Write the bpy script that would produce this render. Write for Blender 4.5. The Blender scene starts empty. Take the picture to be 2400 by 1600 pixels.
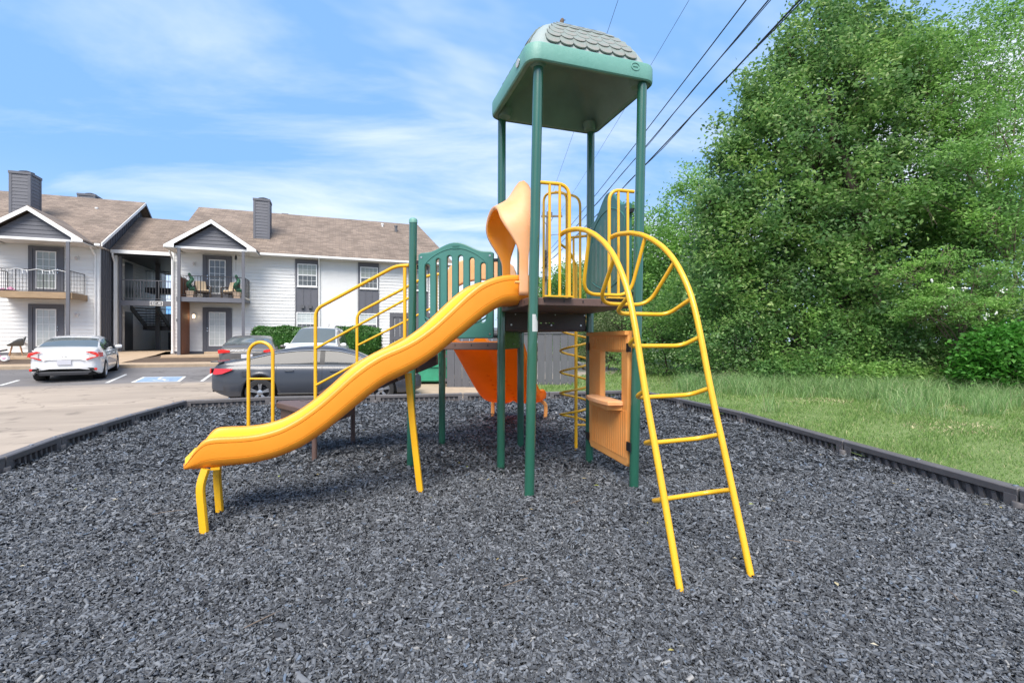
import bpy, bmesh, math, random
import numpy as np
from math import radians, sin, cos, pi
from mathutils import Vector, Matrix
random.seed(7); RNG = np.random.default_rng(11)
S = bpy.context.scene; COL = S.collection

# ---------------------------------------------------------------- camera, sky, sun, exposure
cd = bpy.data.cameras.new('camera'); cam = bpy.data.objects.new('camera', cd); COL.objects.link(cam)
cam.location = (0, 0, 1.42); cam.rotation_euler = (radians(90), 0, 0)
cd.sensor_width = 36; cd.lens = 17.0; cd.clip_start = .05; cd.clip_end = 2000
S.camera = cam
SUN_EL, SUN_AZ = 52, 188            # degrees; azimuth of the sun clockwise from +Y
W = bpy.data.worlds.new('World'); S.world = W; W.use_nodes = True
nt = W.node_tree; nt.nodes.clear()
def wn(t, **k):
    n = nt.nodes.new(t)
    for a, b in k.items(): setattr(n, a, b)
    return n
L = nt.links.new
out = wn('ShaderNodeOutputWorld'); bg = wn('ShaderNodeBackground'); bg.inputs[1].default_value = .14
sky = wn('ShaderNodeTexSky', sky_type='NISHITA', sun_disc=False, sun_elevation=radians(SUN_EL), sun_rotation=radians(SUN_AZ))
sky.air_density = 1.0; sky.dust_density = .3; sky.ozone_density = 3.0
tc = wn('ShaderNodeTexCoord'); sep = wn('ShaderNodeSeparateXYZ'); L(tc.outputs['Generated'], sep.inputs[0])
zm = wn('ShaderNodeMath', operation='MAXIMUM'); L(sep.outputs[2], zm.inputs[0]); zm.inputs[1].default_value = 0.0
za = wn('ShaderNodeMath', operation='ADD'); L(zm.outputs[0], za.inputs[0]); za.inputs[1].default_value = .16
dx = wn('ShaderNodeMath', operation='DIVIDE'); L(sep.outputs[0], dx.inputs[0]); L(za.outputs[0], dx.inputs[1])
dy = wn('ShaderNodeMath', operation='DIVIDE'); L(sep.outputs[1], dy.inputs[0]); L(za.outputs[0], dy.inputs[1])
cmb = wn('ShaderNodeCombineXYZ'); L(dx.outputs[0], cmb.inputs[0]); L(dy.outputs[0], cmb.inputs[1])
def cloud(scale, loc, rot, sc, detail, lo, hi, dist):
    m = wn('ShaderNodeMapping'); L(cmb.outputs[0], m.inputs[0])
    m.inputs['Location'].default_value = loc; m.inputs['Rotation'].default_value = (0, 0, radians(rot)); m.inputs['Scale'].default_value = sc
    n = wn('ShaderNodeTexNoise'); L(m.outputs[0], n.inputs['Vector'])
    n.inputs['Scale'].default_value = scale; n.inputs['Detail'].default_value = detail; n.inputs['Roughness'].default_value = .58; n.inputs['Distortion'].default_value = dist
    r = wn('ShaderNodeMapRange', interpolation_type='SMOOTHSTEP'); L(n.outputs[0], r.inputs[0])
    r.inputs[1].default_value = lo; r.inputs[2].default_value = hi
    return r
c1 = cloud(.55, (0.07, 13.56, 0), 24, (1.0, 2.2, 1), 7, .43, .76, .5)      # long wisps
c2 = cloud(.42, (6.76, 6.2, 0), -10, (1.0, 1.3, 1), 6, .42, .66, .25)   # soft banks
c1.inputs[4].default_value = .75
mx = wn('ShaderNodeMath', operation='MAXIMUM'); L(c1.outputs[0], mx.inputs[0]); L(c2.outputs[0], mx.inputs[1])
mk = wn('ShaderNodeMath', operation='MULTIPLY'); L(mx.outputs[0], mk.inputs[0]); mk.inputs[1].default_value = .82
# thin veil low in the sky, all the way round
hz = wn('ShaderNodeMapRange', interpolation_type='SMOOTHSTEP'); L(sep.outputs[2], hz.inputs[0])
hz.inputs[1].default_value = .0; hz.inputs[2].default_value = .30; hz.inputs[3].default_value = .38; hz.inputs[4].default_value = 0.03
mk2 = wn('ShaderNodeMath', operation='MAXIMUM'); L(mk.outputs[0], mk2.inputs[0]); L(hz.outputs[0], mk2.inputs[1])
tint = wn('ShaderNodeMix', data_type='RGBA', blend_type='MULTIPLY'); tint.inputs[0].default_value = 1
L(sky.outputs[0], tint.inputs[6]); tint.inputs[7].default_value = (.70, .82, 1.02, 1)
blu = wn('ShaderNodeMix', data_type='RGBA'); blu.inputs[0].default_value = .86; L(tint.outputs[2], blu.inputs[6]); blu.inputs[7].default_value = (.80, 1.72, 3.35, 1)   # evens out the clear sky
mix = wn('ShaderNodeMix', data_type='RGBA'); L(mk2.outputs[0], mix.inputs[0]); L(blu.outputs[2], mix.inputs[6])
mix.inputs[7].default_value = (4.2, 4.25, 4.3, 1)
L(mix.outputs[2], bg.inputs[0]); L(bg.outputs[0], out.inputs[0])
sd = bpy.data.lights.new('sun', 'SUN'); sun = bpy.data.objects.new('sun', sd); COL.objects.link(sun)
sd.energy = 2.6; sd.angle = radians(38); sd.color = (1, .93, .84)
az = radians(SUN_AZ); el = radians(SUN_EL)
sun.rotation_euler = Vector((sin(az)*cos(el), cos(az)*cos(el), sin(el))).to_track_quat('Z', 'Y').to_euler()
S.view_settings.view_transform = 'Standard'; S.view_settings.look = 'None'; S.view_settings.gamma = 1
S.view_settings.exposure = 1.2; S.view_settings.use_curve_mapping = False

# ---------------------------------------------------------------- materials
def pm(name, col, rough=.5, var=.12, scale=6, bump=0, bscale=40, metal=0, coat=0, island=0, col2=None, stretch=None, trans=0, spec=.5, wear=None):
    m = bpy.data.materials.new(name); m.use_nodes = True; t = m.node_tree; N = t.nodes; l = t.links.new
    b = N['Principled BSDF']; b.inputs['Roughness'].default_value = rough; b.inputs['Metallic'].default_value = metal
    b.inputs['Coat Weight'].default_value = coat; b.inputs['Coat Roughness'].default_value = .05; b.inputs['Specular IOR Level'].default_value = spec
    t1 = N.new('ShaderNodeTexCoord'); src = t1.outputs['Object']
    if stretch:
        mp = N.new('ShaderNodeMapping'); mp.inputs['Scale'].default_value = stretch; l(src, mp.inputs[0]); src = mp.outputs[0]
    n = N.new('ShaderNodeTexNoise'); n.inputs['Scale'].default_value = scale; n.inputs['Detail'].default_value = 5; n.inputs['Roughness'].default_value = .6
    l(src, n.inputs['Vector'])
    r = N.new('ShaderNodeValToRGB'); r.color_ramp.elements[0].position = .3; r.color_ramp.elements[1].position = .7
    c2 = col2 or tuple(min(1, c*(1+var)) for c in col)
    c1 = col if col2 else tuple(c*(1-var) for c in col)
    r.color_ramp.elements[0].color = (*c1, 1); r.color_ramp.elements[1].color = (*c2, 1)
    l(n.outputs[0], r.inputs[0]); colout = r.outputs[0]
    if island:
        g = N.new('ShaderNodeNewGeometry'); mr = N.new('ShaderNodeMapRange'); l(g.outputs['Random Per Island'], mr.inputs[0])
        mr.inputs[3].default_value = 1-island; mr.inputs[4].default_value = 1+island
        mm = N.new('ShaderNodeMix'); mm.data_type = 'RGBA'; mm.blend_type = 'MULTIPLY'; mm.inputs[0].default_value = 1
        l(colout, mm.inputs[6]); l(mr.outputs[0], mm.inputs[7]); colout = mm.outputs[2]
    if wear:                                   # scuffs and grime with a shape of their own
        wc, ws, wt = wear; n3 = N.new('ShaderNodeTexNoise'); n3.inputs['Scale'].default_value = ws; n3.inputs['Detail'].default_value = 8; n3.inputs['Roughness'].default_value = .72; l(t1.outputs['Object'], n3.inputs['Vector'])
        w2 = N.new('ShaderNodeMapRange'); l(n3.outputs[0], w2.inputs[0]); w2.inputs[1].default_value = wt; w2.inputs[2].default_value = wt+.10; w2.inputs[4].default_value = .7
        m3 = N.new('ShaderNodeMix'); m3.data_type = 'RGBA'; l(w2.outputs[0], m3.inputs[0]); l(colout, m3.inputs[6]); m3.inputs[7].default_value = (*wc, 1); colout = m3.outputs[2]
    l(colout, b.inputs['Base Color'])
    if bump:
        n2 = N.new('ShaderNodeTexNoise'); n2.inputs['Scale'].default_value = bscale; n2.inputs['Detail'].default_value = 4; l(src, n2.inputs['Vector'])
        bp = N.new('ShaderNodeBump'); bp.inputs['Strength'].default_value = bump; bp.inputs['Distance'].default_value = .02
        l(n2.outputs[0], bp.inputs['Height']); l(bp.outputs[0], b.inputs['Normal'])
    if trans:
        o = N['Material Output']; tr = N.new('ShaderNodeBsdfTranslucent'); l(colout, tr.inputs[0])
        ms = N.new('ShaderNodeMixShader'); ms.inputs[0].default_value = trans
        l(b.outputs[0], ms.inputs[1]); l(tr.outputs[0], ms.inputs[2]); l(ms.outputs[0], o.inputs[0])
    return m
def leafmat(name, stops, trans=.3, rough=.55, gain=1., clump=0.):
    m = bpy.data.materials.new(name); m.use_nodes = True; t = m.node_tree; N = t.nodes; l = t.links.new
    b = N['Principled BSDF']; b.inputs['Roughness'].default_value = rough; b.inputs['Specular IOR Level'].default_value = .3
    g = N.new('ShaderNodeNewGeometry'); r = N.new('ShaderNodeValToRGB'); e = r.color_ramp.elements
    while len(e) < len(stops): e.new(.5)
    for k, (p, c) in enumerate(stops): e[k].position = p; e[k].color = (*[min(.9, x*gain) for x in c], 1)
    l(g.outputs['Random Per Island'], r.inputs[0]); col = r.outputs[0]
    if clump:                                   # whole sprays a little yellower or darker than their neighbours
        tc = N.new('ShaderNodeTexCoord'); n = N.new('ShaderNodeTexNoise'); n.inputs['Scale'].default_value = .9; n.inputs['Detail'].default_value = 3; l(tc.outputs['Object'], n.inputs['Vector'])
        q = N.new('ShaderNodeValToRGB'); q.color_ramp.elements[0].position = .35; q.color_ramp.elements[1].position = .65
        q.color_ramp.elements[0].color = (1-clump, 1-clump*.8, 1-clump*.6, 1); q.color_ramp.elements[1].color = (1+clump, 1+clump*.7, 1, 1); l(n.outputs[0], q.inputs[0])
        x = N.new('ShaderNodeMix'); x.data_type = 'RGBA'; x.blend_type = 'MULTIPLY'; x.inputs[0].default_value = 1; l(col, x.inputs[6]); l(q.outputs[0], x.inputs[7]); col = x.outputs[2]
    l(col, b.inputs['Base Color'])
    o = N['Material Output']; tr = N.new('ShaderNodeBsdfTranslucent'); l(col, tr.inputs[0])
    ms = N.new('ShaderNodeMixShader'); ms.inputs[0].default_value = trans
    l(b.outputs[0], ms.inputs[1]); l(tr.outputs[0], ms.inputs[2]); l(ms.outputs[0], o.inputs[0])
    return m
M = {}
M['slide'] = pm('orange_plastic', (.95, .345, .026), .36, .04, 3, .05, 60, col2=(.96, .385, .034), trans=.18, wear=((.62, .25, .05), 9, .66))
M['slide_in'] = pm('yellow_slide_bed', (.86, .52, .02), .36, .05, 3, .04, 60)
M['slide_red'] = pm('red_orange_plastic', (.97, .335, .016), .4, .06, 3, .05, 60, trans=.55)
M['peach'] = pm('faded_peach_plastic', (.92, .43, .16), .5, .05, 2.5, .06, 50, col2=(.92, .55, .31), trans=.15, wear=((.55, .30, .16), 14, .67))
M['panel_orange'] = pm('orange_panel_plastic', (.95, .39, .09), .5, .05, 4, .06, 50, col2=(.95, .47, .15), trans=.15, wear=((.55, .22, .08), 16, .67))
M['yellow'] = pm('yellow_paint', (.80, .40, .012), .32, .06, 5, .03, 80, col2=(.84, .47, .02), coat=.2, wear=((.34, .20, .05), 34, .66))
M['green_post'] = pm('dark_green_paint', (.018, .105, .066), .3, .08, 4, .0, 80, coat=1, wear=((.11, .17, .14), 26, .68))
M['green_panel'] = pm('teal_green_plastic', (.050, .185, .155), .38, .08, 3, .05, 50)
M['roof_green'] = pm('faded_green_plastic', (.115, .30, .245), .5, .12, 2.5, .1, 30, col2=(.155, .345, .29))
M['roof_faded'] = pm('sun_faded_roof_plastic', (.24, .32, .31), .55, .12, 3, .1, 30, col2=(.32, .36, .35), wear=((.26, .21, .17), 3.5, .60))
M['shingle_grey'] = pm('weathered_shingle_plastic', (.195, .265, .245), .5, .2, 5, .15, 30, col2=(.26, .235, .205))
M['roof_in'] = pm('green_plastic_underside', (.13, .225, .19), .5, .15, 3, .1, 20)
M['brown'] = pm('brown_vinyl_coated_deck', (.115, .070, .058), .55, .1, 6, .08, 90)
M['dkbrown'] = pm('dark_brown_plastic', (.045, .026, .020), .45, .1, 5, .05, 60)
M['black'] = pm('black_plastic', (.012, .012, .013), .5, .2, 10)
M['bolt'] = pm('steel_bolt', (.5, .5, .5), .35, .1, 10, metal=1)
M['white'] = pm('white_paint', (.78, .78, .77), .5, .04, 3, .03, 60)
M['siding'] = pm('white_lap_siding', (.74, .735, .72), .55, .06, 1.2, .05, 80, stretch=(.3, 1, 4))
M['siding_shaded'] = pm('shaded_white_siding', (.62, .61, .59), .6, .06, 1.2, .05, 80)  # the white siding again, with the passage shade put into its colour
M['dark'] = pm('dark_slate_paint', (.115, .117, .135), .55, .06, 3, .04, 60)
M['darker'] = pm('charcoal_paint', (.028, .028, .032), .5, .1, 3)
M['wood'] = pm('weathered_lumber', (.32, .22, .13), .75, .2, 5, .2, 30, stretch=(.4, 4, 4))
M['redwood'] = pm('reddish_wood', (.20, .075, .035), .65, .2, 4, .15, 30, stretch=(3, 3, .4))
M['concrete'] = pm('tan_concrete', (.42, .315, .215), .85, .1, 2.5, .15, 60)
M['kerb'] = pm('kerb_concrete', (.34, .265, .19), .85, .14, 3, .2, 60)
M['timber'] = pm('recycled_black_plastic', (.115, .108, .110), .5, .12, 5, .12, 120)
M['rubberbase'] = pm('dark_rubber_bed', (.030, .031, .033), .85, .3, 20, .6, 60)
M['bark'] = pm('tree_bark', (.055, .040, .030), .85, .3, 8, .5, 25, stretch=(3, 3, .6))
M['palebark'] = pm('pale_branch_bark', (.16, .12, .09), .85, .3, 8, .4, 25)
M['pole'] = pm('weathered_pole_wood', (.17, .15, .13), .8, .2, 6, .2, 20, stretch=(3, 3, .3))
M['cable'] = pm('black_cable', (.02, .02, .022), .5, .1, 5)
M['fence'] = pm('grey_fence_paint', (.098, .099, .108), .6, .09, 4, .12, 40, stretch=(4, 4, .5))
M['bin'] = pm('green_dumpster_paint', (.035, .27, .155), .5, .15, 4, .1, 20)
M['glass'] = pm('dark_car_glass', (.060, .062, .063), .06, .05, 2, spec=.28)
M['glass_soft'] = pm('grey_rear_glass', (.10, .12, .125), .06, .05, 2, spec=.4)
M['pane_blind'] = pm('pane_over_blind', (.50, .53, .52), .08, .10, 1.5, spec=.7)
M['pane_dark'] = pm('dark_window_pane', (.10, .105, .10), .06, .25, 1.6, spec=.8)
M['pane_mid'] = pm('pane_over_curtain', (.30, .32, .28), .07, .2, 1.5, spec=.8)
M['tyre'] = pm('tyre_rubber', (.018, .018, .019), .75, .15, 10, .1, 60)
M['alloy'] = pm('alloy_wheel', (.62, .62, .63), .28, .05, 5, metal=.9)
M['chrome'] = pm('bright_trim', (.75, .75, .76), .18, .03, 5, metal=1)
M['car_white'] = pm('white_car_paint', (.80, .80, .80), .22, .02, 2, coat=.8)
M['car_grey'] = pm('slate_grey_car_paint', (.038, .043, .055), .35, .04, 2, coat=.5, metal=.1)
M['car_brown'] = pm('brown_grey_car_paint', (.10, .095, .090), .3, .05, 2, coat=.4, metal=.2)
M['tail'] = pm('red_lamp_lens', (.62, .020, .018), .12, .1, 12, coat=.6)
M['tail_clear'] = pm('clear_lamp_lens', (.62, .55, .53), .12, .1, 12, coat=.6)
M['plate'] = pm('number_plate_white', (.55, .55, .60), .5, .05, 4)
M['pot'] = pm('pale_clay_pot', (.42, .32, .24), .8, .1, 6, .1, 30)
M['cushion'] = pm('beige_cushion', (.55, .43, .29), .85, .08, 6, .1, 60)
M['wicker'] = pm('dark_wicker', (.05, .035, .025), .7, .3, 30, .4, 120)
M['chairgrey'] = pm('grey_moulded_shell', (.13, .135, .138), .6, .06, 4)
M['legwood'] = pm('light_wood_leg', (.42, .22, .11), .5, .1, 5)
M['pink'] = pm('pink_plastic', (.75, .32, .48), .4, .1, 4)
M['blue'] = pm('blue_paint', (.10, .26, .50), .5, .1, 4)
M['bluemark'] = pm('worn_blue_road_paint', (.24, .33, .46), .8, .2, 6, .1, 60)
M['roadwhite'] = pm('worn_white_road_paint', (.62, .62, .60), .8, .10, 5, .1, 60)
M['bird'] = pm('brown_feathers', (.11, .075, .05), .8, .3, 30)
M['sticker'] = pm('grey_sticker', (.5, .52, .51), .5, .06, 30)
M['riser'] = pm('tinted_riser_plastic', (.055, .085, .030), .25, .3, 5)
M['soffit'] = pm('soffit_board', (.66, .63, .59), .6, .04, 3)
M['flower'] = pm('white_blossom', (.8, .8, .74), .6, .05, 5)
M['tuft'] = pm('dry_grass', (.52, .46, .27), .8, .2, 5, island=.25, trans=.2)

def shingle_mat():
    m = pm('roof_shingles', (.215, .160, .128), .85, .1, 2)
    t = m.node_tree; N = t.nodes; l = t.links.new; b = N['Principled BSDF']
    tc = N.new('ShaderNodeTexCoord'); mp = N.new('ShaderNodeMapping'); mp.inputs['Scale'].default_value = (1, 1, 1.9); l(tc.outputs['Object'], mp.inputs[0])
    sx = N.new('ShaderNodeSeparateXYZ'); l(mp.outputs[0], sx.inputs[0]); cx = N.new('ShaderNodeCombineXYZ'); l(sx.outputs[0], cx.inputs[0]); l(sx.outputs[2], cx.inputs[1])
    br = N.new('ShaderNodeTexBrick'); l(cx.outputs[0], br.inputs['Vector']); br.offset = .37; br.offset_frequency = 2
    br.inputs['Color1'].default_value = (.25, .192, .148, 1); br.inputs['Color2'].default_value = (.155, .117, .089, 1); br.inputs['Mortar'].default_value = (.13, .10, .085, 1)
    br.inputs['Scale'].default_value = 1; br.inputs['Mortar Size'].default_value = .012; br.inputs['Brick Width'].default_value = .34; br.inputs['Row Height'].default_value = .15
    n = N.new('ShaderNodeTexNoise'); n.inputs['Scale'].default_value = .8; n.inputs['Detail'].default_value = 6; l(tc.outputs['Object'], n.inputs['Vector'])
    r = N.new('ShaderNodeMapRange'); l(n.outputs[0], r.inputs[0]); r.inputs[1].default_value = .3; r.inputs[2].default_value = .7; r.inputs[3].default_value = .82; r.inputs[4].default_value = 1.2
    mm = N.new('ShaderNodeMix'); mm.data_type = 'RGBA'; mm.blend_type = 'MULTIPLY'; mm.inputs[0].default_value = 1; l(br.outputs[0], mm.inputs[6]); l(r.outputs[0], mm.inputs[7])
    l(mm.outputs[2], b.inputs['Base Color'])
    bp = N.new('ShaderNodeBump'); bp.inputs['Strength'].default_value = .5; bp.inputs['Distance'].default_value = .02; l(br.outputs[1], bp.inputs['Height']); bp.invert = True
    l(bp.outputs[0], b.inputs['Normal']); return m
M['shingles'] = shingle_mat()
def brick_mat():
    m = pm('white_painted_brick', (.76, .76, .75), .6, .03, 2); t = m.node_tree; N = t.nodes; l = t.links.new; b = N['Principled BSDF']
    tc = N.new('ShaderNodeTexCoord'); sx = N.new('ShaderNodeSeparateXYZ'); l(tc.outputs['Object'], sx.inputs[0]); cx = N.new('ShaderNodeCombineXYZ'); l(sx.outputs[0], cx.inputs[0]); l(sx.outputs[2], cx.inputs[1])
    br = N.new('ShaderNodeTexBrick'); l(cx.outputs[0], br.inputs['Vector']); br.inputs['Scale'].default_value = 1; br.inputs['Mortar Size'].default_value = .008; br.inputs['Brick Width'].default_value = .2; br.inputs['Row Height'].default_value = .072
    bp = N.new('ShaderNodeBump'); bp.inputs['Strength'].default_value = .7; bp.inputs['Distance'].default_value = .012; bp.invert = True; l(br.outputs[1], bp.inputs['Height']); l(bp.outputs[0], b.inputs['Normal']); return m
M['brick'] = brick_mat()
def lot_mat():
    # local x = along the building, local y = towards the building (kerb at 0): stalls are dark seal-coat, the lane pale worn concrete
    m = pm('worn_asphalt', (.2, .2, .2), .85, .1, 2, .25, 120); t = m.node_tree; N = t.nodes; l = t.links.new; b = N['Principled BSDF']
    tc = N.new('ShaderNodeTexCoord'); sx = N.new('ShaderNodeSeparateXYZ'); l(tc.outputs['Object'], sx.inputs[0])
    mp = N.new('ShaderNodeMapping'); mp.inputs['Scale'].default_value = (.25, 1, 1); l(tc.outputs['Object'], mp.inputs[0])
    n = N.new('ShaderNodeTexNoise'); n.inputs['Scale'].default_value = 1.1; n.inputs['Detail'].default_value = 7; l(mp.outputs[0], n.inputs['Vector'])
    a = N.new('ShaderNodeMath'); a.operation = 'MULTIPLY_ADD'; l(n.outputs[0], a.inputs[0]); a.inputs[1].default_value = 2.2; l(sx.outputs[1], a.inputs[2])
    r = N.new('ShaderNodeMapRange'); r.interpolation_type = 'SMOOTHSTEP'; l(a.outputs[0], r.inputs[0]); r.inputs[1].default_value = -5.2; r.inputs[2].default_value = -3.9
    mm = N.new('ShaderNodeMix'); mm.data_type = 'RGBA'; l(r.outputs[0], mm.inputs[0]); mm.inputs[6].default_value = (.36, .295, .232, 1); mm.inputs[7].default_value = (.165, .155, .152, 1)
    n2 = N.new('ShaderNodeTexNoise'); n2.inputs['Scale'].default_value = .7; n2.inputs['Detail'].default_value = 9; n2.inputs['Roughness'].default_value = .65; l(mp.outputs[0], n2.inputs['Vector'])
    r2 = N.new('ShaderNodeMapRange'); l(n2.outputs[0], r2.inputs[0]); r2.inputs[1].default_value = .3; r2.inputs[2].default_value = .7; r2.inputs[3].default_value = .72; r2.inputs[4].default_value = 1.22
    m2 = N.new('ShaderNodeMix'); m2.data_type = 'RGBA'; m2.blend_type = 'MULTIPLY'; m2.inputs[0].default_value = 1; l(mm.outputs[2], m2.inputs[6]); l(r2.outputs[0], m2.inputs[7])
    # hairline cracks and old oil drips
    nz = N.new('ShaderNodeTexNoise'); nz.inputs['Scale'].default_value = 1.5; nz.inputs['Detail'].default_value = 4; l(tc.outputs['Object'], nz.inputs['Vector'])
    vm = N.new('ShaderNodeVectorMath'); vm.operation = 'MULTIPLY_ADD'; l(nz.outputs['Color'], vm.inputs[0]); vm.inputs[1].default_value = (1.6, 1.6, 0); l(tc.outputs['Object'], vm.inputs[2])
    vo = N.new('ShaderNodeTexVoronoi'); vo.feature = 'DISTANCE_TO_EDGE'; vo.inputs['Scale'].default_value = .22; l(vm.outputs[0], vo.inputs['Vector'])
    vr = N.new('ShaderNodeMapRange'); l(vo.outputs['Distance'], vr.inputs[0]); vr.inputs[1].default_value = .002; vr.inputs[2].default_value = .009; vr.inputs[3].default_value = .68; vr.inputs[4].default_value = 1
    n4 = N.new('ShaderNodeTexNoise'); n4.inputs['Scale'].default_value = 1.7; n4.inputs['Detail'].default_value = 3; l(tc.outputs['Object'], n4.inputs['Vector'])
    r4 = N.new('ShaderNodeMapRange'); l(n4.outputs[0], r4.inputs[0]); r4.inputs[1].default_value = .62; r4.inputs[2].default_value = .74; r4.inputs[3].default_value = 1; r4.inputs[4].default_value = .62
    mu = N.new('ShaderNodeMath'); mu.operation = 'MULTIPLY'; l(vr.outputs[0], mu.inputs[0]); l(r4.outputs[0], mu.inputs[1])
    m5 = N.new('ShaderNodeMix'); m5.data_type = 'RGBA'; m5.blend_type = 'MULTIPLY'; m5.inputs[0].default_value = 1; l(m2.outputs[2], m5.inputs[6]); l(mu.outputs[0], m5.inputs[7])
    l(m5.outputs[2], b.inputs['Base Color']); return m
M['lot'] = lot_mat()
M['earth'] = pm('field_earth', (.06, .075, .03), .9, .25, .5, .2, 5)
M['lawn'] = pm('lawn_soil_grass', (.12, .18, .05), .9, .2, 1.3, .5, 60, col2=(.17, .23, .075))
M['bed'] = pm('bare_mulch_bed', (.10, .070, .050), .9, .25, 3, .6, 40)
M['gravel'] = pm('tan_gravel', (.40, .31, .22), .9, .15, 4, .3, 60)
M['leaf_dk'] = leafmat('dark_green_leaves', [(0, (.062, .142, .038)), (.5, (.120, .235, .070)), (.88, (.20, .32, .12)), (1, (.33, .42, .22))], .5, gain=1.38, clump=.34)
M['leaf_md'] = leafmat('mid_green_leaves', [(0, (.07, .17, .04)), (.5, (.13, .26, .068)), (1, (.22, .36, .13))], .5, gain=1.36, clump=.34)
M['leaf_lt'] = leafmat('light_green_leaves', [(0, (.095, .21, .042)), (.5, (.150, .30, .075)), (1, (.25, .40, .15))], .5, gain=1.42, clump=.25)
M['leaf_br'] = leafmat('bright_green_leaves', [(0, (.035, .15, .015)), (.6, (.07, .25, .028)), (1, (.13, .33, .06))], .4)
M['leaf_hd'] = leafmat('hedge_leaves', [(0, (.020, .085, .012)), (.5, (.050, .16, .026)), (1, (.12, .26, .06))], .2, .4)
M['leaf_top'] = leafmat('blue_green_leaves', [(0, (.02, .09, .05)), (1, (.06, .18, .11))], .1)
M['leaf_bare'] = leafmat('olive_bud_leaves', [(0, (.11, .16, .06)), (1, (.24, .29, .14))], .4)
M['grass'] = leafmat('grass_blades', [(0, (.115, .20, .05)), (.55, (.175, .285, .075)), (.88, (.25, .34, .12)), (1, (.48, .44, .25))], .45, .6, gain=1.2)
M['tallgrass'] = leafmat('tall_grass_blades', [(0, (.14, .26, .08)), (.6, (.22, .35, .13)), (.9, (.33, .43, .21)), (1, (.52, .48, .30))], .45, .6, gain=1.2)
M['chips'] = leafmat('rubber_chips', [(0, (.028, .030, .034)), (.45, (.070, .0755, .084)), (.8, (.115, .124, .138)), (.95, (.155, .166, .182)), (.975, (.080, .110, .155)), (1, (.24, .236, .228))], 0.0, .7, gain=1.2)

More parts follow.
